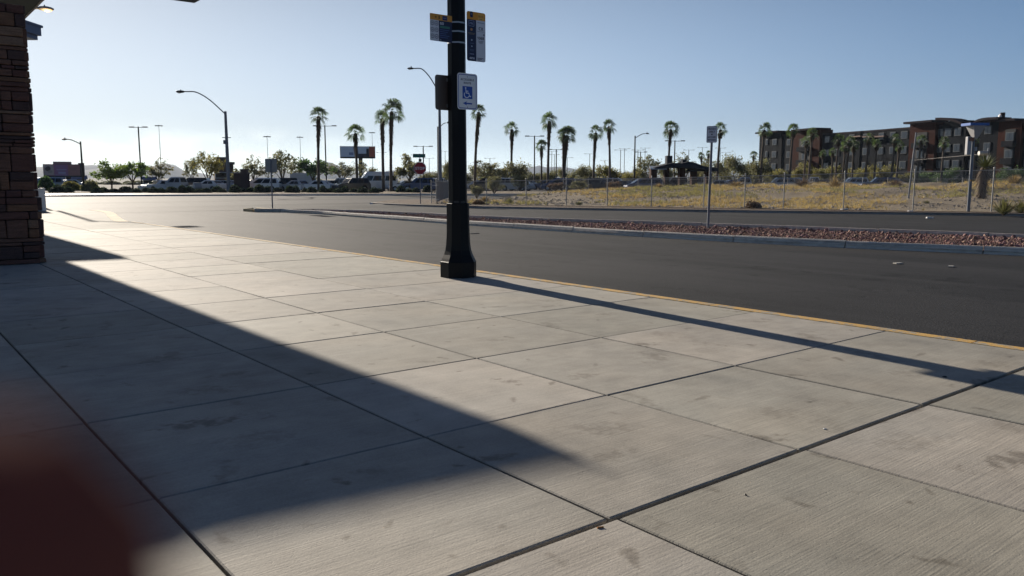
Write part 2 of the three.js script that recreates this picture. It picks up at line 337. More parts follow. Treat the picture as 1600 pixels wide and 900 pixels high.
// pavement base under the slabs and the slabs themselves
const KERB_V = 8.05;
struct('pavement_base', strip([uv(-6, -16, -0.045), uv(28.4, -16, -0.045)], [uv(-6, KERB_V, -0.045), uv(28.4, KERB_V, -0.045)], 2, 2, null), M.joint, 'dark filler under the joints between the paving slabs');
const pavement = new THREE.Group(); pavement.name = 'pavement'; pavement.userData = { kind: 'structure', label: 'wide pale concrete pavement of brushed slabs beside the yellow kerb' }; scene.add(pavement);
{
  const rnd = RNG(77);
  const vs = [-12.7, -9.65, -6.6, -3.57, -0.53, 0.993, 2.515, 4.04, 5.54, KERB_V];
  const us = [-5.2, -3.6, -2.1, 2.434, 3.962, 5.527, 7.12]; while (us[us.length - 1] < 27.5) us.push(us[us.length - 1] + 1.553);
  for (let i = 0; i < us.length - 1; i++) for (let j = 0; j < vs.length - 1; j++) {
    const wide = (k) => us[k] === 2.434 ? 0.015 : 0.0065;
    const u0 = us[i] + wide(i), u1 = us[i + 1] - wide(i + 1), shift = us[i] < 2 && vs[j] > 0.5 && vs[j] < 7 ? 0.035 : 0;
    const v0 = vs[j] + 0.009 + (j ? shift : 0), v1 = vs[j + 1] - (j === vs.length - 2 ? 0.004 : 0.009 - shift);
    const y = (rnd() - 0.5) * 0.005, tilt = (rnd() - 0.5) * 0.004, c = 0.007, dr = 0.006;
    const q = [], P = (u, v, yy) => uv(u, v, yy + tilt * ((u - u0) / (u1 - u0) - 0.5));
    const ou = rnd() * 4, ov = rnd() * 4, fl = rnd() < 0.5 ? 1 : -1;
    const put = (a, b, cc, d) => { const g = quadGeo(a, b, cc, d), p = g.attributes.position, t = g.attributes.uv; for (let k = 0; k < p.count; k++) { const [U, W] = toUV(V(p.getX(k), 0, p.getZ(k))); t.setXY(k, fl * W + ov, fl * U + ou); } q.push(g); };
    // top with slightly irregular arrises, chamfers and sides
    const ring = (du, yy) => [P(u0 + du, v0 + du, yy), P(u0 + du, v1 - du, yy), P(u1 - du, v1 - du, yy), P(u1 - du, v0 + du, yy)];
    const top = ring(c, y), mid = ring(0, y - dr), bot = ring(0, y - 0.06);
    put(top[0], top[1], top[2], top[3]);
    for (let k = 0; k < 4; k++) { const n = (k + 1) % 4; put(mid[k], mid[n], top[n], top[k]); put(bot[k], bot[n], mid[n], mid[k]); }
    const g = merge(q);
    const ny = g.attributes.normal.getY(0);
    if (ny < 0) { const p = g.attributes; for (let k = 0; k < p.position.count; k += 3) for (const at of [p.position, p.uv]) { const n = at.itemSize, arr = at.array; for (let e = 0; e < n; e++) { const t = arr[(k + 1) * n + e]; arr[(k + 1) * n + e] = arr[(k + 2) * n + e]; arr[(k + 2) * n + e] = t; } } g.computeVertexNormals(); }
    part('slab', g, M.slab[Math.floor(rnd() * 6)], pavement);
  }
}
// far part of the pavement up to the side road, its kerb swinging out at the corner
const apronEdge = [uv(28.4, KERB_V), uv(34, KERB_V), uv(37, 8.25), uv(40, 8.75), uv(43, 9.35), uv(46.5, 9.85), uv(49.5, 9.9)];
struct('pavement_far', strip(apronEdge, [uv(28.4, -40), uv(34, -40), uv(37, -40), uv(40, -40), uv(43, -40), uv(46.5, -40), uv(52, -40)], 24, 24, () => -0.002, dA, dB), M.apron, 'far end of the pale concrete pavement before the side road');
{
  const q = [];
  for (let u = 31.5; u < 49; u += 3.1) q.push(strip([uv(u, -30, 0.0015), uv(u, 8, 0.0015)], [uv(u + 0.03, -30, 0.0015), uv(u + 0.03, 8, 0.0015)], 1, 1));
  for (const v of [-4, -0.53, 2.515, 5.54]) q.push(strip([uv(28.4, v, 0.0015), uv(49, v, 0.0015)], [uv(28.4, v + 0.025, 0.0015), uv(49, v + 0.025, 0.0015)], 1, 1));
  const o = struct('pavement_joints', merge(q), M.joint, 'dark joint lines across the far pavement'); o.userData.kind = 'structure';
}
// yellow kerb, cast in lengths
{
  const k = new THREE.Group(); k.name = 'yellow_kerb'; scene.add(k); k.userData = { kind: 'structure', label: 'kerb painted yellow along the edge of the pavement' };
  for (let u = -6, i = 0; u < 33.5; u += 3.05, i++) part('kerb_stone', kerbRun([uv(u + 0.006, KERB_V + 0.265), uv(u + 1.5, KERB_V + 0.265), uv(u + 3.044, KERB_V + 0.265)], 0.26, -0.14, 0.002, -1), u > 17 ? M.yellowWorn : M.yellow, k);
  const ret = resample(apronEdge.slice(1), 0.8).map((p, i) => { const [u, v] = toUV(p); return uv(u, v + 0.165 + 0.26 * sstep(0, 5, i)); });
  part('kerb_return', kerbRun(ret, 0.55, -0.14, 0.004, -1), M.yellowWorn, k);
}
// the bus lane and the road beyond the median share one sheet of asphalt
struct('road', strip([uv(-14, KERB_V + 0.05), uv(49, KERB_V + 0.05)], [uv(-14, 60), uv(49, 60)], 8, 8, () => -0.12), M.asphalt, 'dark asphalt bus lane and road beside the pavement');
const farKerb = (px) => spot(px, lerp(93, 89.5, clamp((px - 70) / 670, -1, 2)));
{
  const a = [], b = [];
  for (let px = -500; px <= 1000; px += 50) { b.push(farKerb(px)); }
  const p0 = uv(47.5, -110), p1 = uv(47.5, 70);
  for (let i = 0; i <= 30; i++) a.push(p0.clone().lerp(p1, i / 30));
  struct('cross_road', strip(a, b, 40, 24, (x, z) => roadY(Math.hypot(x, z)) + 0.006, dA, dB), M.crossAsphalt, 'wide grey side road crossing at the end of the pavement');
}
// far side: kerb strip, planting bed and the parking lots behind
{
  const a = [], b = [], c = [], e = [];
  for (let px = -500; px <= 1000; px += 50) { a.push(farKerb(px)); const d = a[a.length - 1].length(); b.push(spot(px, d + lerp(12, 5, clamp((px - 70) / 400)))); c.push(spot(px, d + 22)); e.push(spot(px, 235)); }
  const hy = (x, z) => landY(Math.hypot(x, z));
  struct('far_pavement', strip(a, b, 40, 3, hy), std(0.40, 0.34, 0.30, 0.5, 0, { map: rep(stoneTex, 0.3) }), 'pale pavement along the far side of the side road');
  struct('far_kerb', kerbRun(a.map((p) => { const q = p.clone().multiplyScalar(0.9985); return q; }), 0.2, 0.02, 0.27 + 0.01, -1), M.kerb, 'kerb along the far side of the side road');
  struct('planting_bed', strip(b, c, 40, 6, (x, z) => landY(Math.hypot(x, z)) + 0.02), M.dirt, 'bare planting bed with shrubs before the parking lot');
  struct('parking_lot', strip(c, e, 40, 30, hy), M.lotAsphalt, 'grey parking lot beyond the side road');
  const a2 = [], e2 = [];
  for (let px = 640; px <= 2200; px += 60) { a2.push(spot(px, 96)); e2.push(spot(px, 235)); }
  struct('parking_lot_right', strip(a2, e2, 30, 30, (x, z) => landY(Math.hypot(x, z)) + 0.004), M.lotAsphalt, 'parking lot behind the vacant desert lot');
}
// median island with kerbs and red gravel
const medNear = [[398, 329], [430, 331.5], [500, 335], [580, 341], [660, 347], [740, 353], [860, 361], [980, 369], [1100, 376], [1220, 382.5], [1350, 389], [1480, 394.5], [1600, 400], [1750, 407]].map(([x, y]) => gp(x, y, -0.12));
const medFar = [[400, 327.2], [440, 327.4], [520, 328.4], [600, 331], [670, 334], [740, 338.2], [860, 342.5], [980, 346], [1100, 350], [1220, 354], [1350, 359], [1480, 363.5], [1600, 368], [1750, 373.5]].map(([x, y]) => gp(x, y, 0.03));
function resample(L, step) { const c = new THREE.CatmullRomCurve3(L, false, 'catmullrom', 0.3); c.arcLengthDivisions = 800; return c.getSpacedPoints(Math.round(c.getLength() / step)); }
{
  const k = new THREE.Group(); k.name = 'median'; scene.add(k); k.userData = { kind: 'structure', label: 'long narrow traffic island with concrete kerbs and red gravel' };
  const N = resample(medNear, 0.5), F = resample(medFar, 0.5);
  for (let i = 0, n = 0; i < N.length - 1; i += 6, n++) { const run = N.slice(i, i + 7); if (run.length < 2) break; const e = run[run.length - 1], b = run[run.length - 2]; run[run.length - 1] = e.clone().lerp(b, 0.05); part('kerb_stone', kerbRun(run, 0.17, -0.13, 0.055 + (n % 3) * 0.006, -1), n === 0 ? M.yellowWorn : M.kerb, k); }
  for (let i = 0, n = 0; i < F.length - 1; i += 6, n++) { const run = F.slice(i, i + 7); if (run.length < 2) break; const e = run[run.length - 1], b = run[run.length - 2]; run[run.length - 1] = e.clone().lerp(b, 0.04); part('kerb_stone', kerbRun(run, 0.2, -0.13, 0.075 + (n % 3) * 0.005, 1), M.kerbPale, k); }
  part('kerb_nose', kerbRun([N[0], N[0].clone().lerp(F[0], 0.5).add(V(-0.5, 0, 0)), F[0]], 0.18, -0.13, 0.036, 1), M.yellowWorn, k);
  part('gravel_bed', strip(medNear.map((p) => p.clone()), medFar.map((p) => p.clone()), 60, 4, () => -0.045), std(0.15, 0.065, 0.05, 0.95, 0, { map: rep(stoneTex, 0.6), bumpMap: rep(grainBump, 2), bumpScale: 0.02 }), k);
  // stones
  const rnd = RNG(31), rock = new THREE.IcosahedronGeometry(1, 0), p = rock.attributes.position;
  for (let i = 0; i < p.count; i++) { const s = 0.75 + 0.5 * vnoise(p.getX(i) * 7 + 9, p.getY(i) * 7 + p.getZ(i) * 5 + 9, 4); p.setXYZ(i, p.getX(i) * s, p.getY(i) * s * 0.7, p.getZ(i) * s); }
  rock.computeVertexNormals();
  const n = 21000, im = new THREE.InstancedMesh(rock, std(0.25, 0.148, 0.124, 0.9, 0), n), m4 = new THREE.Matrix4(), qn = new THREE.Quaternion(), cl = new THREE.Color();
  const cn = new THREE.CatmullRomCurve3(medNear, false, 'catmullrom', 0.3), cf = new THREE.CatmullRomCurve3(medFar, false, 'catmullrom', 0.3);
  for (let i = 0; i < n; i++) {
    const t = 0.03 + 0.965 * (1 - Math.pow(rnd(), 1.5)), a = cn.getPoint(t), b = cf.getPoint(t), w = a.distanceTo(b), s = lerp(0.19 / w, 1 - 0.19 / w, rnd()), c = a.lerp(b, s), r = 0.013 + 0.03 * rnd() * rnd() + (rnd() < 0.02 ? 0.04 : 0);
    qn.setFromEuler(new THREE.Euler(rnd() * 6, rnd() * 6, rnd() * 6));
    im.setMatrixAt(i, m4.compose(V(c.x, -0.04 + r * 0.45 + 0.03 * Math.sin(Math.PI * s), c.z), qn, V(r, r, r)));
    const v = 0.55 + rnd() * 0.9; im.setColorAt(i, cl.setRGB(v, v * (0.85 + 0.3 * rnd()), v * (0.85 + 0.3 * rnd())));
  }
  im.name = 'gravel'; im.castShadow = im.receiveShadow = true; im.userData.kind = 'stuff'; k.add(im);
}
// far side of the second road: kerb, strip of ground, the vacant lot
const fence0 = gp(674, 318, 0), fence1 = gp(1549, 331, 0);
const fenceDir = fence1.clone().sub(fence0).normalize();
function onFence(px) { const s = sight(px, 300), den = s.x * fenceDir.z - s.z * fenceDir.x, t = (fence0.x * fenceDir.z - fence0.z * fenceDir.x) / den; return V(s.x * t, 0, s.z * t); }
{
  const F = [[578, 319], [600, 320.6], [640, 322.3], [680, 323.6], [740, 325.2], [900, 328.2], [1100, 331.3], [1350, 334.6], [1600, 338], [1800, 341]].map(([x, y]) => gp(x, y, -0.12));
  const B = [spot(579, 62), spot(600, 70), spot(640, 78), spot(672, 82), spot(700, 84), spot(900, 76), ...[1100, 1350, 1600, 1800].map((x) => onFence(x).add(V(0, 0, -2)))];
  struct('corner_pavement', strip(F, B, 60, 10, () => 0.0), std(0.36, 0.27, 0.21, 0.9, 0, { map: rep(dirtTex, 1 / 7) , bumpMap: rep(grainBump, 1), bumpScale: 0.02 }), 'pinkish ground strip and street corner in front of the chain link fence');
  struct('road_kerb', kerbRun(resample(F, 1.5).map((p) => p.setY(0)), 0.3, -0.13, 0.012, -1), std(0.36, 0.33, 0.31, 0.8, 0, { map: rep(stoneTex, 0.5) }), 'kerb along the far side of the second road');
}
const lotTop = (x, z) => {           // height of the vacant desert lot
  const p = V(x, 0, z).sub(fence0), n = V(fenceDir.z, 0, -fenceDir.x), along = p.dot(fenceDir), away = Math.abs(p.dot(n));
  const right = clamp(along / 32, 0, 1.4), crest = lerp(0.75, 1.35, clamp(right));
  const up = sstep(1, 26, away) * (1 - 0.75 * sstep(32, 46, away));
  const lumps = (fbm(x / 5 + 40, z / 5 + 40, 101, 4) - 0.5) * 1.0 * sstep(6, 22, away) * (0.35 + 0.65 * clamp(right)) + (fbm(x / 1.6, z / 1.6, 102, 3) - 0.5) * 0.22 * sstep(0, 4, away);
  return 0.012 + crest * up + lumps;
};
{
  const a = [], b = [], back = V(fenceDir.z, 0, -fenceDir.x); if (back.z > 0) back.negate();
  for (const t of [0, 20, 40, 60, 80]) { a.push(fence0.clone().addScaledVector(fenceDir, t - 0.4).addScaledVector(back, -0.6)); b.push(fence0.clone().addScaledVector(fenceDir, t * 1.35 + 3).addScaledVector(back, 46)); }
  struct('desert_lot', strip(a, b, 200, 110, lotTop), M.dirt, 'vacant sandy lot with low mounds behind the chain link fence');
}

// ---------------------------------------------------------------- station roof, stone pier, things on the left
// the roof edges run where the sun throws the edges of the shade on the pavement
{
  const sunUV = [toSun.x * dB.x + toSun.z * dB.z, toSun.x * dA.x + toSun.z * dA.z].map((x) => x / Math.cos(SUN_EL)), tan = Math.tan(SUN_EL);
  const lift = (u, v, k) => uv(u + sunUV[0] * k, v + sunUV[1] * k, k * tan - 0.26);
  const roofSheet = (rows, thick) => {
    const q = [];
    for (let i = 0; i < rows.length - 1; i++) {
      const [a, b] = rows[i], [c, d] = rows[i + 1], up = (p) => V(p.x, p.y + thick, p.z);
      q.push(quadGeo(a, b, d, c), quadGeo(up(a), up(c), up(d), up(b)), quadGeo(a, c, up(c), up(a)), quadGeo(b, up(b), up(d), d));
    }
    for (const r of [rows[0], rows[rows.length - 1]]) { const [a, b] = r; q.push(quadGeo(a, b, V(b.x, b.y + thick, b.z), V(a.x, a.y + thick, a.z))); }
    return merge(q);
  };
  const roof = thing('station_roof', 'dark sweeping station roof edge at the top left corner', 'roof');
  const soffit = std(0.035, 0.05, 0.045, 0.8), fascia = std(0.20, 0.17, 0.15, 0.6);
  const E = [[2.92, 2.9, 21.6], [7, 2.87, 21.6], [12, 2.87, 21.6], [16.9, 2.87, 21.6]];
  const deep = E.map(([u, v, k]) => lift(u + 1.72 * (1 - (u - 2.92) / 30), v - 12, k));
  part('soffit', roofSheet(E.map(([u, v, k], i) => [lift(u, v, k), deep[i]]), 0.22), soffit, roof);
  const eb = E.map(([u, v, k]) => lift(u, v, k));
  const fas = [];
  for (let i = 0; i < eb.length - 1; i++) { const a = eb[i], c = eb[i + 1], o = dA.clone().multiplyScalar(0.06); fas.push(hexa([a.clone().setY(a.y - 0.03), a.clone().add(o).setY(a.y - 0.03), c.clone().add(o).setY(c.y - 0.03), c.clone().setY(c.y - 0.03)], [a.clone().setY(a.y + 0.26), a.clone().add(o).setY(a.y + 0.26), c.clone().add(o).setY(c.y + 0.26), c.clone().setY(c.y + 0.26)])); }
  part('fascia', merge(fas), fascia, roof);
  const bp = spot(50, 26), bk = 26 / FPX, by = (q) => levelAt(50, q, 26);
  part('end_block', merge([box(21 * bk, 14 * bk, 1.2, 0, by(43), 0), box(17 * bk, 9 * bk, 1.1, -2 * bk, by(53), 0), box(23 * bk, 3 * bk, 1.3, 0.5 * bk, by(36.5), 0)].map((g) => g.translate(bp.x, 0, bp.z))), std(0.09, 0.12, 0.22, 0.5), roof);
  // a low beam of the neighbouring canopy, its end just entering the view at the top
  const be = spot(324, 8.2), bh = levelAt(324, 2.2, 8.2), bm = thing('canopy_beam', 'end of a dark canopy beam at the top edge above the left lamps', 'beam', be.clone().setY(0), ROT_A);
  part('beam', box(5, 0.16, 0.24, -2.5, bh + 0.08, 0), soffit, bm); part('plate', box(5.02, 0.03, 0.34, -2.52, bh + 0.175, 0), fascia, bm); part('post', cyl(0.09, 0.09, bh, -4.6, 0, 0, 10), M.darkMetal, bm);
  const roof2 = thing('upper_roof', 'higher station roof behind the stone pier', 'roof');
  const E2 = [[17.3, 4.07, 30.5], [24, 4.07, 30.5], [40, 4.07, 30.5]];
  part('soffit', roofSheet(E2.map(([u, v, k]) => [lift(u, v, k), lift(u + 1.4, v - 9, k)]), 0.3), soffit, roof2);
}
{
  // ledgestone pier: every stone its own piece
  const rnd = RNG(9), U = 17.42, VR = 2.54, Wd = 2.3, Dp = 1.15, Ht = 4.68;
  const pier = thing('stone_pier', 'brown ledgestone pier at the left edge holding the roof', 'pier', uv(U, VR, 0), ROT_A);
  // local: +x along dA (0 at right edge, negative to the left), +z towards the camera, -z away
  part('core', box(Wd - 0.06, Ht, Dp - 0.06, -Wd / 2, Ht / 2, -Dp / 2), std(0.05, 0.042, 0.036, 0.95), pier);
  const tones = [[0.17, 0.105, 0.07], [0.135, 0.075, 0.055], [0.20, 0.125, 0.07], [0.085, 0.058, 0.05], [0.11, 0.062, 0.052], [0.24, 0.175, 0.11], [0.07, 0.052, 0.048], [0.15, 0.085, 0.075]].map(([r, g, b]) => std(r * 1.0, g * 0.86, b * 0.92, 0.88, 0, { map: rep(stoneTex, 1.6, 1.6), bumpMap: rep(stoneBump, 1.6), bumpScale: 0.012 }));
  const stone = (w, h, t) => { const g = new RoundedBoxGeometry(w, h, t, 2, Math.min(0.02, h * 0.22)); const p = g.attributes.position, s = Math.floor(rnd() * 1000); for (let i = 0; i < p.count; i++) { const n = (fbm(p.getX(i) * 5 + s, p.getY(i) * 9 + p.getZ(i) * 4 + s, 8, 3) - 0.5) * 0.028; p.setXYZ(i, p.getX(i) + n * 0.5, p.getY(i) + n * 0.5, p.getZ(i) + n * 1.4); } const t2 = g.attributes.uv; for (let i = 0; i < t2.count; i++) t2.setXY(i, p.getX(i) + s * 0.37, p.getY(i) + s * 0.61); g.computeVertexNormals(); return g; };
  let y = 0.0;
  while (y < Ht - 0.05) {
    const r = rnd(), tall = r < 0.3 ? 0.06 + rnd() * 0.04 : r < 0.7 ? 0.12 + rnd() * 0.07 : 0.22 + rnd() * 0.14, h = Math.min(tall, Ht - y);
    let x = rnd() * 0.06;
    const over = y > 1.02 ? 0 : 0.035;
    while (x > -Wd) {
      const w = (0.14 + rnd() * rnd() * 0.85) * (h < 0.1 ? 1.5 : 1), x1 = Math.max(-Wd, x - w);
      const proud = 0.02 + rnd() * 0.035 + over;
      const split = h > 0.24 && rnd() < 0.45 ? 2 : 1, hh = h / split;
      for (let k = 0; k < split; k++) {
        const o = part('stone', stone(Math.max(0.05, x - x1 - 0.012), hh - 0.011, 0.10 + proud * 2), tones[Math.floor(rnd() * rnd() * 1.4 * tones.length) % tones.length], pier);
        o.position.set((x + x1) / 2, y + hh * (k + 0.5), 0.0);
      }
      x = x1;
    }
    // right-hand return
    let z = 0.02;
    while (z > -Dp + 0.05) { const w = 0.25 + rnd() * 0.4, z1 = Math.max(-Dp, z - w); const o = part('stone', stone(0.09 + rnd() * 0.05 + over * 2, h - 0.011, z - z1 - 0.012), tones[Math.floor(rnd() * tones.length)], pier); o.position.set(0.015, y + h / 2, (z + z1) / 2); z = z1; }
    y += h;
  }
  const fr = gp(14, 370, 0);
  const s = thing('outlet_cover', 'small grey electrical outlet cover low on the stone pier', 'outlet', uv(U, VR, 0).addScaledVector(dA, -0.735).addScaledVector(dB, -0.125).setY(0.46), ROT_A);
  part('plate', rbox(0.105, 0.15, 0.03, 0.008), std(0.30, 0.31, 0.31, 0.6), s);
  part('socket', box(0.028, 0.06, 0.012, 0.012, 0, 0.017), M.black, s);
  const wb = thing('utility_box', 'narrow white utility box just right of the stone pier', 'utility box', gp(64, 330, 0), ROT_A);
  part('cabinet', rbox(0.46, 1.16, 0.4, 0.02, 0, 0.58, 0), M.white, wb); part('lid', rbox(0.50, 0.06, 0.44, 0.015, 0, 1.18, 0), M.white, wb);
}

// ---------------------------------------------------------------- the black pole with its signs
function canvasTex(w, h, draw) { const c = document.createElement('canvas'); c.width = w; c.height = h; const x = c.getContext('2d'); draw(x, w, h); const t = new THREE.CanvasTexture(c); t.colorSpace = THREE.SRGBColorSpace; t.anisotropy = 8; return t; }
function panelShape(w, h, r) { const s = new THREE.Shape(); s.moveTo(-w / 2 + r, -h / 2); s.lineTo(w / 2 - r, -h / 2); s.absarc(w / 2 - r, -h / 2 + r, r, -Math.PI / 2, 0); s.lineTo(w / 2, h / 2 - r); s.absarc(w / 2 - r, h / 2 - r, r, 0, Math.PI / 2); s.lineTo(-w / 2 + r, h / 2); s.absarc(-w / 2 + r, h / 2 - r, r, Math.PI / 2, Math.PI); s.lineTo(-w / 2, -h / 2 + r); s.absarc(-w / 2 + r, -h / 2 + r, r, Math.PI, 1.5 * Math.PI); return s; }
function plate(w, h, r, t = 0.004) { return new THREE.ExtrudeGeometry(panelShape(w, h, r), { depth: t, bevelEnabled: false, curveSegments: 5 }).translate(0, 0, -t); }
function face(w, h, r, z = 0.0015) { const g = new THREE.ShapeGeometry(panelShape(w, h, r), 5), p = g.attributes.position, t = g.attributes.uv; for (let i = 0; i < p.count; i++) t.setXY(i, p.getX(i) / w + 0.5, p.getY(i) / h + 0.5); return g.translate(0, 0, z); }
const signFace = (tex, rough = 0.45) => new THREE.MeshStandardMaterial({ map: tex, roughness: rough, side: THREE.DoubleSide });
const poleAt = uv(10.66, 7.43, 0), POLE_D = Math.hypot(poleAt.x, poleAt.z);
{
  const t = thing('bus_stop_pole', 'thick black octagonal pole with a flared base near the kerb', 'pole', poleAt, ROT_A);
  const lathe = (pts) => flat(new THREE.LatheGeometry(pts.map(([r, y]) => new THREE.Vector2(r, y)), 8)).rotateY(Math.PI / 8);
  const k = 1 / Math.cos(Math.PI / 8);
  part('base', lathe([[0.272 * k, -0.01], [0.272 * k, 0.245], [0.262 * k, 0.258], [0.245 * k, 0.30], [0.218 * k, 0.36], [0.196 * k, 0.43], [0.183 * k, 0.52], [0.176 * k, 0.64], [0.172 * k, 0.80], [0.170 * k, 1.17], [0.165 * k, 1.178], [0.12 * k, 1.182]]), M.black, t);
  part('shaft', lathe([[0.138 * k, 1.17], [0.130 * k, 4.5], [0.122 * k, 8.2], [0, 8.2]]), M.black, t);
  part('collar', merge([cyl(0.155, 0.155, 0.03, 0, 1.183, 0, 8)]), std(0.02, 0.02, 0.022, 0.35), t);
  const yb = [37, 51, 68].map((p) => levelAt(719, p, POLE_D));
  for (const y of yb) part('band', new THREE.CylinderGeometry(0.1445, 0.1445, 0.022, 8, 1, true).rotateY(Math.PI / 8).translate(0, y, 0), std(0.34, 0.35, 0.37, 0.35, 0.7), t);
}
// local frame of the sign: +x along dA, +z towards the camera
function signThing(name, label, w, h, r, dx, yc, dz, tex, backMat = M.signBack, holes = true) {
  const p = poleAt.clone().addScaledVector(dA, dx).addScaledVector(dB, -dz).setY(yc), t = thing(name, label, 'sign', p, ROT_A);
  part('panel', plate(w, h, r), backMat, t);
  if (tex) part('sign_face', face(w, h, r), signFace(tex), t);
  return t;
}
{
  const accessTex = canvasTex(340, 500, (x, w, h) => {
    x.fillStyle = '#e8ebee'; x.fillRect(0, 0, w, h);
    x.strokeStyle = '#27459c'; x.lineWidth = 9; x.beginPath(); x.roundRect(20, 20, w - 40, h - 40, 26); x.stroke();
    x.fillStyle = '#2a2d48'; x.textAlign = 'center'; x.font = 'bold 40px sans-serif'; x.fillText('ACCESSIBLE', w / 2, 100, 250); x.fillText('ROUTE', w / 2, 146, 150);
    x.fillStyle = '#1f4fae'; x.fillRect(86, 178, 168, 172);
    x.strokeStyle = '#f2f5f8'; x.lineWidth = 12; x.lineCap = 'round'; x.lineJoin = 'round';
    x.fillStyle = '#f2f5f8'; x.beginPath(); x.arc(140, 202, 12, 0, 7); x.fill();
    x.beginPath(); x.moveTo(142, 220); x.lineTo(147, 270); x.lineTo(192, 270); x.lineTo(212, 318); x.lineTo(226, 312); x.stroke();
    x.beginPath(); x.moveTo(144, 244); x.lineTo(180, 244); x.stroke();
    x.beginPath(); x.arc(158, 292, 42, 3.6, 6.7, true); x.stroke();
    x.fillStyle = '#1f4fae'; x.beginPath(); x.moveTo(90, 413); x.lineTo(160, 384); x.lineTo(150, 404); x.lineTo(248, 404); x.lineTo(248, 424); x.lineTo(150, 424); x.lineTo(160, 442); x.fill();
    x.fillStyle = '#20222c'; x.beginPath(); x.arc(w / 2, 48, 6, 0, 7); x.fill(); x.beginPath(); x.arc(w / 2, 464, 6, 0, 7); x.fill();
  });
  const yT = levelAt(727, 114, POLE_D - 0.15), yB = levelAt(727, 171, POLE_D - 0.15), hh = yT - yB;
  const s = signThing('accessible_route_sign', 'white sign with blue wheelchair symbol and arrow on the black pole', hh * 0.69, hh, 0.045, 0.075, (yT + yB) / 2, 0.175, accessTex);
  part('bracket', box(0.05, 0.06, 0.05, -0.06, hh * 0.38, -0.03), M.galv, s); part('bracket', box(0.05, 0.06, 0.05, -0.06, -hh * 0.38, -0.03), M.galv, s);
  const b = signThing('back_facing_sign', 'brownish back of a small sign left of the wheelchair sign', hh * 0.62, hh * 0.97, 0.045, -0.17, (yT + yB) / 2 - 0.01, -0.10, null, std(0.16, 0.13, 0.115, 0.35, 0.55));
  part('bracket', box(0.06, 0.05, 0.05, 0.07, hh * 0.36, -0.01), M.galv, b); part('bracket', box(0.06, 0.05, 0.05, 0.07, -hh * 0.36, -0.01), M.galv, b);

  const routeTex = canvasTex(360, 820, (x, w, h) => {
    x.fillStyle = '#d7dae2'; x.fillRect(0, 0, w, h);
    x.fillStyle = '#e79b2b'; x.fillRect(0, 0, w, 132);
    x.fillStyle = '#171f46'; x.fillRect(0, 132, 178, h);
    x.fillStyle = '#171f46'; x.beginPath(); x.roundRect(60, 0, 58, 96, 16); x.fill(); x.fillStyle = '#5a5f88'; x.beginPath(); x.roundRect(76, 24, 26, 34, 6); x.fill();
    x.fillStyle = '#f0b650'; x.fillRect(214, 18, 112, 106); x.fillStyle = '#b3651a'; x.font = 'bold 52px sans-serif'; x.textAlign = 'center'; x.fillText('BUS', 270, 82); x.fillStyle = '#6a5a4a'; x.fillRect(238, 104, 64, 8);
    x.fillStyle = '#4a5a8a'; x.font = 'bold 24px sans-serif'; x.fillText('Westbound', 268, 176);
    x.fillStyle = '#15161d'; x.font = 'bold 72px sans-serif'; x.fillText('CX', 270, 292);
    x.fillRect(200, 312, 140, 4);
    x.font = 'bold 66px sans-serif'; x.fillText('106B', 266, 448, 140);
    x.fillStyle = '#4b4f63'; x.fillRect(214, 470, 110, 7); x.fillRect(228, 490, 84, 7); x.fillRect(240, 508, 60, 5); x.fillRect(316, 352, 24, 26);
    x.strokeStyle = '#a9b3d4'; x.lineWidth = 6; x.beginPath(); x.roundRect(38, 152, 100, 88, 8); x.stroke(); x.fillStyle = '#a9b3d4'; x.font = 'bold 54px sans-serif'; x.fillText('rtc', 88, 212);
    x.fillStyle = '#c98c50'; x.beginPath(); x.arc(88, 296, 22, 0, 7); x.fill(); x.fillStyle = '#8a7a60'; x.fillRect(24, 352, 132, 8); x.fillRect(36, 372, 108, 6);
    x.fillStyle = '#9fb0ca'; x.beginPath(); x.arc(92, 470, 15, 0, 7); x.fill(); x.beginPath(); x.arc(94, 574, 13, 0, 7); x.fill(); x.fillStyle = '#5d6a92'; x.fillRect(56, 520, 76, 8); x.fillRect(52, 628, 86, 8); x.fillRect(60, 648, 70, 6);
    x.fillStyle = '#aab4d6'; x.font = 'bold 26px sans-serif'; x.fillText('transit', 94, 710); x.fillStyle = '#e4e8f4'; x.font = 'bold 44px sans-serif'; x.fillText('4416', 96, 786);
    x.fillStyle = '#2b2f45'; x.fillRect(198, 756, 120, 10); x.fillRect(198, 776, 96, 10); x.fillRect(198, 794, 60, 8);
  });
  const y1 = levelAt(748, 16, POLE_D), y0 = levelAt(748, 94, POLE_D);
  signThing('bus_route_sign', 'tall bus stop sign with yellow top and route numbers on the pole', 0.36, y1 - y0, 0.035, 0.335, (y0 + y1) / 2, 0.06, routeTex);
  const infoTex = canvasTex(440, 400, (x, w, h) => {
    x.fillStyle = '#cfd3dc'; x.fillRect(0, 0, w, h);
    x.fillStyle = '#dd9a35'; x.fillRect(0, 0, w, 92);
    x.fillStyle = '#2c2f62'; x.fillRect(236, 16, 92, 66); x.fillStyle = '#8a86b8'; x.fillRect(250, 44, 64, 8);
    x.fillStyle = '#8a5a18'; x.beginPath(); x.arc(110, 46, 16, 0, 7); x.fill(); x.beginPath(); x.roundRect(160, 24, 28, 48, 6); x.fill();
    x.fillStyle = '#171f46'; x.fillRect(166, 92, w, h);
    x.strokeStyle = '#232a52'; x.lineWidth = 8; for (let i = 0; i < 2; i++) for (let j = 0; j < 3; j++) { const cx = 44 + i * 78, cy = 140 + j * 96; x.beginPath(); x.arc(cx, cy, 29, 0, 7); x.stroke(); x.fillStyle = '#232a52'; x.fillRect(cx - 14, cy - 5, 28, 10); }
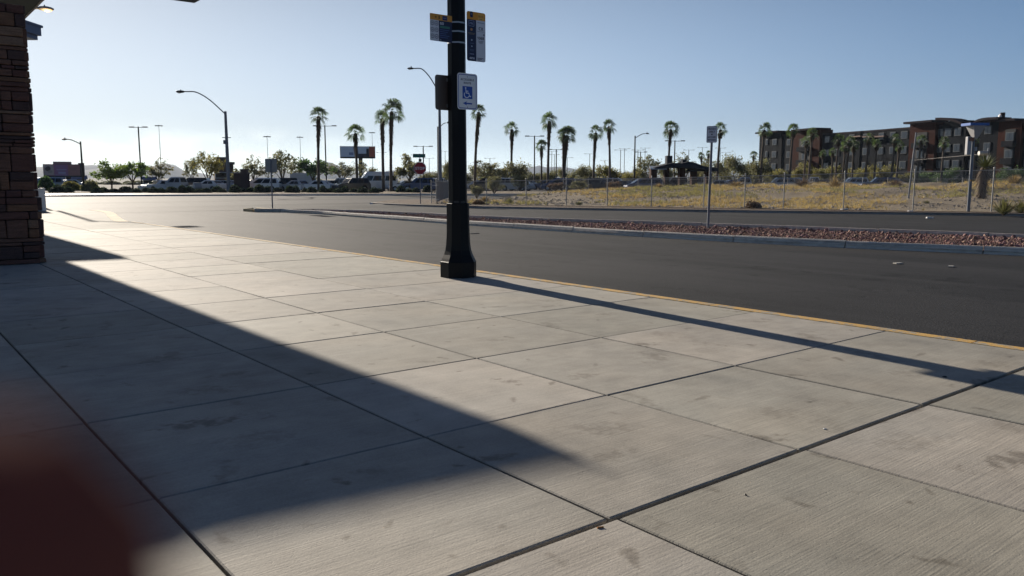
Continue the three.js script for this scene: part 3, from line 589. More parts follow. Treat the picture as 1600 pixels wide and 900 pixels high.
    x.fillStyle = '#e6eaf4'; x.font = 'bold 52px sans-serif'; x.fillText('GO', 186, 150); x.fillStyle = '#3e7a6a'; x.fillRect(186, 166, 190, 34); x.fillStyle = '#4b5f9a'; for (let j = 0; j < 5; j++) x.fillRect(186, 220 + j * 28, 180 - (j % 3) * 30, 9);
    x.fillStyle = '#c8cfe4'; x.fillRect(182, 372, 26, 10);
  });
  const z1 = levelAt(690, 27.5, POLE_D), z0 = levelAt(690, 69, POLE_D);
  signThing('bus_information_sign', 'small wide bus information sign left of the pole, dark blue and yellow', 0.42, z1 - z0, 0.015, -0.315, (z0 + z1) / 2, 0.06, infoTex);
}

// ---------------------------------------------------------------- post-mounted signs
{
  // sign seen from its back on the nose of the median
  const p = gp(426, 327, 0.0), d = Math.hypot(p.x, p.z), t = thing('blank_sign', 'grey back of a road sign on the nose of the median', 'sign', p, 0.15);
  const y1 = levelAt(426, 248, d), y0 = levelAt(426, 269, d), w = 17 * d / FPX;
  part('post', cyl(0.038, 0.038, y1 - 0.02, 0, 0, 0.03, 8), M.greyPole, t); part('panel', plate(w, y1 - y0, 0.05).translate(0, (y0 + y1) / 2, -0.012), M.signBack, t);
  part('clamp', box(0.12, 0.04, 0.05, 0, y1 - 0.18, 0.02), M.galv, t); part('clamp', box(0.12, 0.04, 0.05, 0, y0 + 0.18, 0.02), M.galv, t);
}
{
  const p = gp(1106, 356, 0.0), d = Math.hypot(p.x, p.z), t = thing('lane_sign', 'white sign with dark lettering on a leaning grey post in red gravel', 'sign', p, -0.32);
  const y1 = levelAt(1110, 197, d), y0 = levelAt(1110, 223, d), w = 15.5 * d / FPX, h = y1 - y0;
  const lean = new THREE.Group(); 
  const post = part('post', cyl(0.042, 0.042, y1 - 0.03, 0, 0, -0.04, 10), M.greyPole, t); post.rotation.z = -0.012;
  const tex = canvasTex(300, 480, (x, W, H) => { x.fillStyle = '#d9dce0'; x.fillRect(0, 0, W, H); x.strokeStyle = '#23262e'; x.lineWidth = 8; x.beginPath(); x.roundRect(14, 14, W - 28, H - 28, 20); x.stroke(); x.fillStyle = '#14161c'; x.textAlign = 'center'; x.font = 'bold 74px sans-serif'; x.fillText('BUSES', W / 2, 106, 210); x.fillText('ONLY', W / 2, 190, 160); x.beginPath(); x.arc(W / 2, 240, 20, 0, 7); x.fill(); x.fillText('NO CARS', W / 2, 346, 230); x.fillText('BEYOND', W / 2, 428, 220); });
  const sx = 0.012 * (y0 + y1) / 2;
  part('panel', plate(w, h, 0.04).translate(sx, (y0 + y1) / 2, 0.012), M.signBack, t); part('sign_face', face(w, h, 0.04).translate(sx, (y0 + y1) / 2, 0.012), signFace(tex), t);
}
{
  const p = gp(657, 318.5, 0.0), d = Math.hypot(p.x, p.z), t = thing('stop_sign', 'red stop sign under a green street name blade at the corner', 'stop sign', p, 0.10);
  const yc = levelAt(656, 263, d), r = 9.3 * d / FPX / Math.cos(Math.PI / 8), top = levelAt(656, 240, d);
  part('post', box(0.06, top, 0.06, 0, top / 2, -0.05), M.greyPole, t);
  const oct = new THREE.Shape(); for (let i = 0; i < 8; i++) oct[i ? 'lineTo' : 'moveTo'](r * Math.cos(Math.PI / 8 + i * Math.PI / 4), r * Math.sin(Math.PI / 8 + i * Math.PI / 4));
  part('panel', new THREE.ExtrudeGeometry(oct, { depth: 0.004, bevelEnabled: false }).translate(0, yc, -0.01), M.signBack, t);
  const tex = canvasTex(512, 512, (x) => { x.fillStyle = '#e9e6e4'; x.fillRect(0, 0, 512, 512); x.fillStyle = '#a81c26'; x.beginPath(); for (let i = 0; i < 8; i++) { const a = Math.PI / 8 + i * Math.PI / 4, R = 256 / Math.cos(Math.PI / 8) * 0.935; x[i ? 'lineTo' : 'moveTo'](256 + R * Math.cos(a), 256 + R * Math.sin(a)); } x.fill(); x.fillStyle = '#f1eeec'; x.textAlign = 'center'; x.font = 'bold 172px sans-serif'; x.fillText('STOP', 256, 320, 420); });
  const fg = new THREE.ShapeGeometry(oct), fp = fg.attributes.position, ft = fg.attributes.uv, ap = r * Math.cos(Math.PI / 8);
  for (let i = 0; i < fp.count; i++) ft.setXY(i, fp.getX(i) / ap / 2 + 0.5, fp.getY(i) / ap / 2 + 0.5);
  part('sign_face', fg.translate(0, yc, -0.0045), signFace(tex), t);
  const yn = levelAt(656, 243.3, d), nw = 19 * d / FPX, nh = 5.6 * d / FPX;
  part('street_name_blade', rbox(nw, nh, 0.03, 0.01, -0.05, yn, -0.05), std(0.012, 0.12, 0.085, 0.5), t);
  const nt = canvasTex(512, 150, (x) => { x.fillStyle = '#12695a'; x.fillRect(0, 0, 512, 150); x.fillStyle = '#2f7d70'; x.fillRect(40, 52, 90, 46); x.fillRect(170, 44, 250, 58); });
  part('blade_face', face(nw - 0.02, nh - 0.02, 0.01).translate(-0.05, yn, -0.034), signFace(nt), t);
  part('plaque', box(0.2, 0.2, 0.006, 0.02, levelAt(656, 250.5, d), -0.015), M.bronze, t);
}

// ---------------------------------------------------------------- street lamps
function cobraHead(L) { const s = new THREE.SphereGeometry(0.5, 12, 8); s.scale(L, L * 0.30, L * 0.42); return s; }
// pole at base p; the arm reaches to the point `head`
function streetLamp(label, p, poleTop, head, rise, mat, r0, opt = {}) {
  const t = thing('street_lamp', label, 'street lamp', p), H = poleTop - p.y, e = head.clone().sub(p), dir = V(e.x, 0, e.z), reach = dir.length(); dir.normalize();
  part('pole', cyl(r0, r0 * 0.62, H, 0, 0, 0, 12), mat, t);
  if (opt.foot) part('foot', merge([cyl(r0 * 1.9, r0 * 1.9, 0.12, 0, 0, 0, 12), cyl(r0 * 1.35, r0 * 1.1, 0.35, 0, 0.12, 0, 12)]), mat, t);
  const at = (k, y) => V(dir.x * reach * k, y, dir.z * reach * k), y0 = H - 0.35, y1 = e.y;
  const pts = rise === 'curve' ? [at(0, y0), at(0.14, lerp(y0, y1, 0.25)), at(0.36, lerp(y0, y1, 0.63)), at(0.56, lerp(y0, y1, 0.88)), at(0.72, lerp(y0, y1, 1.0)), at(0.88, y1 + 0.02), at(1, y1)] : [at(0, y0), at(0.3, lerp(y0, y1, 0.42)), at(0.7, lerp(y0, y1, 0.88)), at(1, y1)];
  part('arm', tube(pts, opt.ar ?? 0.055, 28, 7), mat, t);
  const hd = part('lamp_head', cobraHead(opt.L ?? 0.85), opt.headMat ?? M.darkMetal, t); hd.position.copy(at(1 + 0.3 / reach, y1)); hd.rotation.y = Math.atan2(-dir.z, dir.x);
  const le = new THREE.SphereGeometry(0.5, 10, 6, 0, Math.PI * 2, Math.PI / 2, Math.PI / 2); le.scale((opt.L ?? 0.85) * 0.55, (opt.L ?? 0.85) * 0.26, (opt.L ?? 0.85) * 0.34); le.translate((opt.L ?? 0.85) * 0.12, -(opt.L ?? 0.85) * 0.06, 0);
  part('lens', le, opt.lens ?? M.lampLens, hd);
  part('photocell', cyl(0.05, 0.045, 0.11, -0.05, (opt.L ?? 0.85) * 0.14, 0, 8), M.darkMetal, hd);
  for (const [y, w] of opt.cross ?? []) { part('cross_bar', box(w, 0.09, 0.09, 0, y - p.y, 0), mat, t); }
  for (const y of opt.boxes ?? []) part('control_box', rbox(0.34, 0.5, 0.3, 0.03, -0.22, y - p.y, 0.05), M.greyPole, t);
  return t;
}
{
  let d = 112, p = spot(357, d);
  streetLamp('tall grey street lamp with curved arm beside the far shrubs', p, levelAt(352, 174, d), V(spot(286, d).x, levelAt(285, 141.5, d), p.z + 0.5), 'curve', M.greyPole, 0.26, { foot: true, ar: 0.075, L: 1.15, cross: [[levelAt(352, 215, d), 1.1]], boxes: [levelAt(352, 222, d)] });
  d = 74; p = spot(688, d, 0.02);
  streetLamp('tall grey street lamp directly left of the black pole', p, levelAt(688, 139, d), V(spot(650, d).x, levelAt(650, 107.5, d), p.z + 0.4), 'curve', M.greyPole, 0.17, { ar: 0.05, L: 0.62, foot: true });
  d = 120; p = spot(130, d);
  streetLamp('dark street lamp with short arm above the left billboard', p, levelAt(128, 221, d), V(spot(103, d).x, levelAt(103, 217, d), p.z), 'straight', M.bronze, 0.15, { ar: 0.06, L: 0.75 });
  d = 118; p = spot(991, d);
  streetLamp('dark street lamp behind the vacant lot with arm to the right', p, levelAt(992, 212, d), V(spot(1007, d).x, levelAt(1010, 208.5, d), p.z), 'straight', M.bronze, 0.14, { ar: 0.05, L: 0.55 });
  d = 110; p = spot(685, d);
  streetLamp('dark street lamp half hidden behind the grey lamp', p, levelAt(684.5, 198, d), V(spot(698, d).x, levelAt(699, 192, d), p.z), 'straight', M.bronze, 0.14, { ar: 0.05, L: 0.55 });
  // the lit lamp at the roof corner
  d = 80; p = spot(36, d);
  const lit = std(0.9, 0.6, 0.3, 0.4, 0, { emissive: new THREE.Color(1.0, 0.55, 0.16), emissiveIntensity: 2.2 });
  const head = V(spot(84, d).x, levelAt(84, 14.5, d), spot(84, d).z);
  streetLamp('street lamp with a glowing orange lens by the roof corner', p, levelAt(50, 30, d), head, 'straight', M.greyPole, 0.16, { ar: 0.06, L: 1.3, lens: lit, headMat: M.greyPole });
  const l = new THREE.PointLight(new THREE.Color(1, 0.6, 0.25), 4, 0, 2); l.position.copy(head).add(V(0.45, -0.5, 0.1)); l.castShadow = true; scene.add(l);
}
// lot lights: T-heads and high masts
function lotLight(label, px, d, topPy, arms, mast, group) {
  const p = spot(px, d), H = levelAt(px, topPy, d) - p.y, t = thing(mast ? 'mast_light' : 'lot_light', label, mast ? 'mast light' : 'lot light', p, 0, group);
  const m = mast ? M.greyPole : M.bronze, r = mast ? 0.16 : 0.11;
  part('pole', cyl(r, r * (mast ? 0.4 : 0.85), H, 0, 0, 0, 8), m, t);
  part('base', cyl(0.25, 0.25, 0.8, 0, 0, 0, 10), M.kerb, t);
  if (mast) {
    const ring = new THREE.TorusGeometry(1.0, 0.06, 6, 16).rotateX(Math.PI / 2).translate(0, H - 0.3, 0); part('ring', ring, m, t);
    for (let i = 0; i < 6; i++) part('lamp_head', box(0.55, 0.28, 0.4, Math.cos(i * Math.PI / 3) * 1.1, H - 0.4, Math.sin(i * Math.PI / 3) * 1.1), M.darkMetal, t);
  } else {
    part('arm', box(arms, 0.07, 0.07, 0, H - 0.1, 0), m, t);
    for (const s of [-1, 1]) part('lamp_head', rbox(0.7, 0.14, 0.36, 0.03, s * arms / 2, H - 0.06, 0), M.darkMetal, t);
  }
  return t;
}
[[221, 128, 198, 1.9, 0, 'dark two-headed lot light between the two leafy green trees'], [510, 130, 196, 2.9, 0, 'dark two-headed lot light just right of the first palm'], [662, 140, 228, 2.6, 0, 'grey two-headed lot light right of the stop sign'], [835, 128, 212, 2.3, 0, 'dark two-headed lot light left of the short palm'], [869, 150, 233, 2.2, 0, 'dark two-headed lot light between two tall palms'], [1053, 138, 219.5, 2.6, 0, 'dark two-headed lot light behind the dark shelter'], [1000, 170, 237, 2.0, 0, 'small two-headed lot light left of the shelter roof'],
 [253, 330, 195, 0, 1, 'thin high-mast light right of the dark lot light'], [420, 330, 212, 0, 1, 'thin high-mast light above the grey sign back'], [471, 360, 213, 0, 1, 'thin high-mast light left of the first palm'], [583, 380, 206, 0, 1, 'thin high-mast light beside the right billboard']].forEach(([px, d, y, a, mast, label]) => lotLight(label, px, d, y, a, mast));
[[560 + 1028 / 5, 300, 247], [671, 330, 247], [696, 360, 236], [597, 340, 238], [862, 300, 236], [866, 330, 241], [886, 280, 246], [921, 300, 240], [945, 340, 250], [969, 260, 234], [975, 300, 232], [996, 270, 234], [1007, 330, 231], [1075, 300, 234], [1096, 340, 230], [1124, 320, 231], [1133, 380, 238]].forEach(([px, d, y], i) => lotLight(`${ord(i)} from the left of the thin distant lot lights over the low trees`, px, d, y, 3.4, 0, 'thin distant lot lights'));

// ---------------------------------------------------------------- trees, palms, shrubs
function leaves(list, sx, sy, rnd, tone = 0.35, curl = 0.2) {       // list of {p, n?}: two-triangle bent leaves with tones
  const pos = [], col = [], nor = [];
  const a = V(), b = V(), n = V();
  for (const c of list) {
    a.set(rnd() - 0.5, rnd() - 0.5, rnd() - 0.5).normalize(); b.set(rnd() - 0.5, rnd() - 0.5, rnd() - 0.5).cross(a).normalize(); n.crossVectors(a, b);
    const s = 0.6 + rnd() * 0.8, L = sx * s, W = sy * s, k = 1 - tone / 2 + tone * rnd() + (c.t ?? 0);
    const e = [c.p.clone().addScaledVector(a, -L), c.p.clone().addScaledVector(b, W).addScaledVector(n, curl * W), c.p.clone().addScaledVector(a, L), c.p.clone().addScaledVector(b, -W).addScaledVector(n, curl * W)];
    for (const i of [0, 1, 2, 0, 2, 3]) { pos.push(e[i].x, e[i].y, e[i].z); nor.push(-n.x, -n.y, -n.z); col.push(k * (1 + (c.w ?? 0)), k, k * (1 - (c.w ?? 0))); }
  }
  const g = new THREE.BufferGeometry(); g.setAttribute('position', new THREE.Float32BufferAttribute(pos, 3)); g.setAttribute('normal', new THREE.Float32BufferAttribute(nor, 3)); g.setAttribute('color', new THREE.Float32BufferAttribute(col, 3)); g.setAttribute('uv', new THREE.Float32BufferAttribute(new Float32Array(pos.length / 3 * 2), 2));
  return g;
}
// unit-height tree: height 1, crown half-width w
function treeGeo(seed, w, dense, low, airy) {
  const rnd = RNG(seed), limbs = [], pts = [];
  const fork = low * 0.75;
  limbs.push(bar(V(0, 0, 0), V(0.01, fork, 0), 0.026, 7, 0.02));
  const nl = 7 + Math.floor(rnd() * 3);
  for (let i = 0; i < nl; i++) {
    const a = i / nl * 6.283 + rnd(), up = 0.25 + rnd() * 0.75, r = w * (1.05 - 0.55 * up) * (0.7 + rnd() * 0.4), e = V(Math.cos(a) * r, lerp(low, 0.95, up), Math.sin(a) * r), m = V(e.x * 0.4, lerp(fork, e.y, 0.55), e.z * 0.4);
    limbs.push(bar(V(0.01, fork * (0.85 + 0.15 * rnd()), 0), m, 0.015, 5, 0.009), bar(m, e, 0.009, 5, 0.003));
    const n = Math.round(dense * (0.7 + rnd() * 0.6));
    for (let k = 0; k < n; k++) {
      const t = rnd(), c = m.clone().lerp(e, 0.25 + t * 0.8), cr = w * (airy ? 0.16 : 0.24) * (0.5 + rnd()), tone = (rnd() - 0.5) * 0.5, warm = (rnd() - 0.4) * 0.22;
      c.add(V((rnd() - 0.5) * w * 0.55, (rnd() - 0.5) * 0.16, (rnd() - 0.5) * w * 0.55));
      limbs.push(bar(m.clone().lerp(e, 0.3 + t * 0.6), c, 0.003, 3, 0.0015));
      const ln = airy ? 12 : 16;
      for (let q = 0; q < ln; q++) pts.push({ p: c.clone().add(V((rnd() + rnd() - 1) * cr, (rnd() + rnd() - 1) * cr * 0.8, (rnd() + rnd() - 1) * cr)), t: tone, w: warm });
    }
  }
  return { trunk: merge(limbs), crown: leaves(pts, airy ? 0.026 : 0.03, airy ? 0.013 : 0.018, rnd, 0.5) };
}
const TREES = { leafy: [treeGeo(201, 0.44, 17, 0.36), treeGeo(202, 0.40, 16, 0.34)], airy: [treeGeo(211, 0.42, 20, 0.34, 1), treeGeo(212, 0.46, 19, 0.30, 1), treeGeo(213, 0.5, 22, 0.28, 1)], low: [treeGeo(221, 0.70, 30, 0.16), treeGeo(222, 0.78, 30, 0.14), treeGeo(223, 0.62, 28, 0.17)] };
function tree(label, kind, vi, px, d, topPy, halfPx, mat, turn, group) {
  const g = TREES[kind][vi], p = spot(px, d), H = levelAt(px, topPy, d) - p.y, t = thing('tree', label, 'tree', p, turn, group);
  const wNow = { leafy: [0.44, 0.40], airy: [0.42, 0.46, 0.5], low: [0.7, 0.78, 0.62] }[kind][vi] * H * 0.95, sc = halfPx * d / FPX / wNow;
  part('trunk', g.trunk, M.trunk, t); part('crown', g.crown, mat, t); t.scale.set(H * sc, H, H * sc);
  return t;
}
[[174, 116, 249, 21, 'leafy', 0, M.leafGreen, 'bright green leafy tree left of the dark lot light'], [207, 118, 241, 21, 'leafy', 1, M.leafGreen, 'green leafy tree right behind the first leafy tree'], [248, 124, 247, 17, 'airy', 0, M.leafOlive, 'thin tree in front of the high mast at the left'], [300, 128, 246, 12, 'airy', 1, M.leafOlive, 'small sparse tree left of the yellow tree'], [325, 120, 233, 24, 'airy', 2, M.leafYellow, 'yellowing tree left of the tall curved street lamp'], [370, 130, 262, 14, 'leafy', 0, M.leafOlive, 'low tree directly right of the tall curved street lamp'], [397, 122, 243, 19, 'airy', 0, M.leafOlive, 'sparse tree left of the grey sign back'], [441, 120, 234, 22, 'airy', 1, M.leafOlive, 'feathery tree right of the grey sign back'], [462, 130, 243, 14, 'airy', 2, M.leafOlive, 'small feathery tree left of the dense dark tree'], [490, 117, 235, 24, 'leafy', 1, M.leafDark, 'dense dark green tree behind the first palm'], [535, 150, 250, 24, 'airy', 2, M.leafOlive, 'pale olive tree under the right billboard'], [570, 160, 252, 22, 'airy', 0, M.leafOlive, 'pale olive tree behind the white passenger van'], [640, 112, 238, 20, 'leafy', 0, M.leafOlive, 'olive tree left of the stop sign'], [670, 140, 262, 16, 'low', 0, M.leafOlive, 'low olive tree between stop sign and grey lamp'], [701, 130, 252, 18, 'low', 1, M.leafOlive, 'low tree just left of the black pole'],
 [762, 120, 250, 26, 'airy', 1, M.leafOlive, 'bare-looking olive tree right of the black pole'], [805, 116, 252, 26, 'low', 2, M.leafOlive, 'broad low tree at the foot of the third lot palm'], [858, 150, 260, 14, 'low', 0, M.leafOlive, 'small round tree behind the pair of near palms'], [905, 138, 259, 20, 'low', 1, M.leafOlive, 'round olive tree behind the forked palms'], [945, 134, 257, 20, 'low', 2, M.leafYellow, 'yellowish tree between two leaning palms'], [985, 140, 262, 16, 'low', 0, M.leafYellow, 'yellow-green tree left of the dark street lamp'], [1015, 132, 238, 22, 'airy', 2, M.leafOlive, 'taller tree behind the left end of the shelter'], [1070, 134, 239, 20, 'airy', 0, M.leafOlive, 'tree rising behind the middle of the shelter'], [1108, 140, 247, 20, 'airy', 1, M.leafOlive, 'olive tree behind the leaning lane sign'], [1150, 128, 243, 24, 'low', 1, M.leafOlive, 'broad olive tree left of the apartment building'], [1186, 132, 247, 20, 'low', 2, M.leafOlive, 'dark olive tree at the apartment building corner'], [1228, 160, 258, 18, 'low', 0, M.leafOlive, 'small tree before the first brown tower'], [1262, 160, 254, 15, 'low', 1, M.leafYellow, 'yellow-green tree under the first brown tower'], [1300, 165, 258, 16, 'low', 2, M.leafYellow, 'small yellow-green tree in front of the dark facade'], [1336, 165, 256, 15, 'low', 0, M.leafYellow, 'third yellow-green tree before the dark facade'], [1362, 160, 258, 14, 'low', 1, M.leafYellow, 'bright yellow-green tree left of the second brown tower'], [1390, 160, 257, 14, 'low', 2, M.leafYellow, 'yellow-green tree under the palms by the facade'], [1440, 170, 262, 20, 'low', 0, M.leafDark, 'dark tree below the second brown tower'], [1482, 165, 262, 18, 'low', 1, M.leafDark, 'dark tree left of the blue-topped pole'], [1580, 160, 262, 22, 'low', 2, M.leafDark, 'dark tree at the right edge before the building']].forEach(([px, d, y, hw, k, vi, m, label], i) => tree(label, k, vi, px, d, y, hw, m, i * 1.7));

[[722, 262, 18], [748, 258, 18], [782, 262, 20], [832, 262, 18], [882, 264, 16], [920, 262, 18], [962, 260, 20], [1000, 262, 16], [1040, 258, 18], [1092, 254, 18], [1128, 252, 20], [1172, 254, 18], [1206, 258, 16], [1246, 262, 16], [1280, 262, 14], [1318, 262, 14], [1346, 263, 14], [1376, 262, 14], [1412, 264, 16]].forEach(([px, y, hw], i) => tree(`low olive desert tree of the long row beyond the parked cars, ${ord(i)} from the left`, 'low', i % 3, px, 146 + (i % 4) * 5, y, hw, px > 1200 ? M.leafYellow : M.leafOlive, i * 2.3, 'low trees beyond the parked cars'));

// Washington fan palms
function palmCrown(seed, R, ragged) {
  const rnd = RNG(seed), pos = [], col = [], nor = [];
  const tri = (a, b, c, k) => { const n = b.clone().sub(a).cross(c.clone().sub(a)).normalize(); for (const p of [a, b, c]) { pos.push(p.x, p.y, p.z); nor.push(n.x, n.y, n.z); col.push(k, k, k); } };
  const N = ragged ? 20 : 26;
  for (let i = 0; i < N; i++) {
    const t = (i + rnd()) / N, el = lerp(-50, 82, Math.pow(t, 0.95)) * D2R, az = i * 2.4 + rnd() * 0.6, dir = V(Math.cos(az) * Math.cos(el), Math.sin(el), Math.sin(az) * Math.cos(el)), pet = R * (0.26 + rnd() * 0.26), base = V(0, (el > 0 ? 0.1 : -0.15) * R * 0.6, 0), hub = base.clone().addScaledVector(dir, pet);
    const side = V(0, 1, 0).cross(dir).normalize().applyAxisAngle(dir, (rnd() - 0.5) * 2.4), up = dir.clone().cross(side).normalize(), k = 0.7 + rnd() * 0.7;
    const w = 0.02 * R; tri(base.clone().addScaledVector(side, -w), base.clone().addScaledVector(side, w), hub, k);
    const nb = 12, fr = R * (0.52 + rnd() * 0.18);
    for (let b = 0; b < nb; b++) {
      const a = lerp(-1.35, 1.35, b / (nb - 1)) + (rnd() - 0.5) * 0.12, q = dir.clone().multiplyScalar(Math.cos(a)).addScaledVector(side, Math.sin(a)).addScaledVector(up, 0.12), len = fr * (0.75 + 0.3 * Math.cos(a * 0.7)) * (0.85 + rnd() * 0.25);
      const s2 = q.clone().cross(up).normalize(), m = hub.clone().addScaledVector(q, len * 0.62), e = hub.clone().addScaledVector(q, len).add(V(0, -len * (0.22 + rnd() * 0.2), 0));
      const bw = fr * 0.055; tri(hub, m.clone().addScaledVector(s2, bw), m.clone().addScaledVector(s2, -bw), k); tri(m.clone().addScaledVector(s2, bw), e, m.clone().addScaledVector(s2, -bw), k * 1.1);
    }
  }
  const g = new THREE.BufferGeometry(); g.setAttribute('position', new THREE.Float32BufferAttribute(pos, 3)); g.setAttribute('normal', new THREE.Float32BufferAttribute(nor, 3)); g.setAttribute('color', new THREE.Float32BufferAttribute(col, 3)); g.setAttribute('uv', new THREE.Float32BufferAttribute(new Float32Array(pos.length / 3 * 2), 2));
  return g;
}
const CROWNS = [palmCrown(301, 1, false), palmCrown(302, 1, true), palmCrown(303, 1, false), palmCrown(304, 1, true)];
function palmBody(H, lean, r, skirt, seed) {
  const rnd = RNG(seed), pts = []; for (let i = 0; i <= 6; i++) { const t = i / 6; pts.push(V(lean * t * t, H * t, lean * 0.3 * Math.sin(t * 3))); }
  const c = new THREE.CatmullRomCurve3(pts), q = [], n = 16;
  for (let i = 0; i < n; i++) { const a = i / n, b = (i + 1) / n, rr = (t) => r * (1.12 - 0.35 * t + 0.25 * Math.exp(-t * 18)); q.push(bar(c.getPoint(a), c.getPoint(b), rr(a), 8, rr(b))); }
  const s = [], s0 = 1 - skirt;
  for (let i = 0; i < 8; i++) { const a = lerp(s0, 0.985, i / 8), b = lerp(s0, 0.985, (i + 1) / 8), rr = (t) => r * lerp(1.0, 1.45, Math.pow((t - s0) / skirt, 0.7)); s.push(bar(c.getPoint(a), c.getPoint(b), rr(a), 8, rr(b))); }
  for (let i = 0; i < 70; i++) { const t = lerp(s0 + 0.03, 0.99, Math.sqrt(rnd())), p = c.getPoint(t), a = rnd() * 6.28, w = r * (1.15 + 0.9 * (t - s0) / skirt), o = V(Math.cos(a), 0, Math.sin(a)); const p0 = p.clone().addScaledVector(o, r * 0.8), p1 = p.clone().addScaledVector(o, w * 1.12).add(V(0, -0.35 - rnd() * 0.5, 0)), sd = V(-o.z, 0, o.x).multiplyScalar(r * 0.35); s.push(quadGeo(p0.clone().sub(sd), p0.clone().add(sd), p1.clone().add(sd.clone().multiplyScalar(0.5)), p1.clone().sub(sd))); }
  return { trunk: merge(q), skirt: merge(s), top: c.getPoint(1) };
}
function palm(label, px, d, topPy, wPx, lean, skirt, vi, group) {
  const p = spot(px, d), R = wPx / 2 * d / FPX * 1.04, H = levelAt(px, topPy, d) - p.y - R * 0.8, b = palmBody(H, lean * d / FPX, Math.max(0.11, 0.185 * Math.min(1, H / 8)), skirt, Math.round(px * 7 + d));
  const t = thing('palm_tree', label, 'palm tree', p, 0, group);
  part('trunk', b.trunk, M.palmTrunk, t); part('dead_frond_skirt', b.skirt, M.palmSkirt, t);
  const c = part('crown', CROWNS[vi % 4], M.palmLeaf, t); c.position.copy(b.top); c.scale.setScalar(R); c.rotation.y = px * 0.37;
  return t;
}
[[498, 110, 167, 31, 3, 0.42, 0, 'tall palm in front of the dense dark tree'], [558, 112, 194, 31, -1, 0.25, 1, 'shorter palm standing in front of the right billboard'], [599, 112, 172, 27, 0, 0.5, 3, 'slimmer left palm of the two tall palms by the van'], [611, 108, 156, 40, 3, 0.55, 2, 'thicker right palm of the two tall palms by the van'],
 [742, 112, 163, 27, 7, 0.45, 0, 'palm leaning right just beside the black pole'], [799, 124, 190, 27, 1, 0.35, 1, 'palm right of the leaning palm, rising from a broad tree'], [846, 124, 219, 20, 0, 0.3, 2, 'short palm left of the tallest vacant lot palm'], [856, 120, 175, 31, 2, 0.38, 3, 'tall palm with ragged crown behind the fence'], [880, 126, 199, 26, 1, 0.6, 0, 'left palm of the crossing pair with thick skirts'], [881, 126, 198, 30, 5, 0.6, 2, 'right palm of the crossing pair with thick skirts'], [927, 130, 195, 27, 3, 0.5, 1, 'palm with sparse crown left of a curved slim palm'], [953, 130, 186, 25, -3, 0.3, 3, 'slim curved palm left of the dark street lamp'], [1043, 132, 189, 28, 3, 0.3, 0, 'palm rising behind the dark shelter'], [1120, 122, 191, 25, 3, 0.15, 1, 'palm directly behind the leaning lane sign'], [1095, 190, 238, 12, 0, 0.2, 2, 'tiny distant palm right of the shelter'], [1106, 190, 235, 11, 0, 0.2, 3, 'tiny distant palm behind the lane sign post'], [1176, 190, 236, 14, 0, 0.2, 0, 'tiny distant palm left of the apartment building']].forEach(([px, d, y, w, l, s, vi, label]) => palm(label, px, d, y, w, l, s, vi, 'palms'));
[[1188, 130, 192, 23, 3, 2], [1233, 130, 193, 21, 3, 0], [1256, 140, 213, 17, 1, 1], [1263, 138, 200, 19, 3, 2], [1284, 160, 234, 12, 0, 3], [1299, 150, 231, 12, 0, 0], [1305, 136, 209, 19, 2, 1], [1316, 140, 221, 17, 2, 2], [1321, 140, 212, 17, 3, 3], [1331, 142, 219, 17, 0, 0], [1351, 138, 208, 17, 3, 1], [1365, 140, 218, 15, 2, 2], [1392, 136, 209, 18, 2, 3], [1400, 140, 220, 15, 2, 0], [1432, 134, 211, 17, 3, 1], [1470, 134, 214, 17, 1, 2], [1520, 140, 214, 12, 0, 3]].forEach(([px, d, y, w, l, vi], i) => palm(`palm before the apartment building, ${ord(i)} from the left of that row`, px, d, y, w, l, 0.12, vi, 'palms before the apartment building'));

// shrubs
function bushGeo(seed, n, leaf, flatness) {
  const rnd = RNG(seed), pts = [];
  for (let i = 0; i < n; i++) { const u = rnd() * 6.283, el = Math.asin(rnd()), r = Math.pow(rnd(), 0.22) * (0.72 + 0.28 * fbm(Math.cos(u) * 2 + 5, Math.sin(u) * 2 + el * 2 + 5, seed, 3) * 1.6); pts.push({ p: V(Math.cos(u) * Math.cos(el) * r, Math.sin(el) * r * flatness, Math.sin(u) * Math.cos(el) * r), t: (fbm(Math.cos(u) * 3 + 9, Math.sin(u) * 3 + el * 3, seed + 3, 2) - 0.5) * 0.8, w: (rnd() - 0.5) * 0.15 }); }
  return leaves(pts, leaf, leaf * 0.55, rnd, 0.5);
}
const BUSH = [bushGeo(401, 1100, 0.11, 0.95), bushGeo(402, 1100, 0.11, 0.8), bushGeo(403, 1000, 0.12, 1.1)];
const stemsGeo = (() => { const rnd = RNG(77), q = []; for (let i = 0; i < 16; i++) { const a = rnd() * 6.28, r = 0.3 + rnd() * 0.5; q.push(bar(V(0, -0.05, 0), V(Math.cos(a) * r, 0.55 + rnd() * 0.3, Math.sin(a) * r), 0.02, 4, 0.008)); } return merge(q); })();
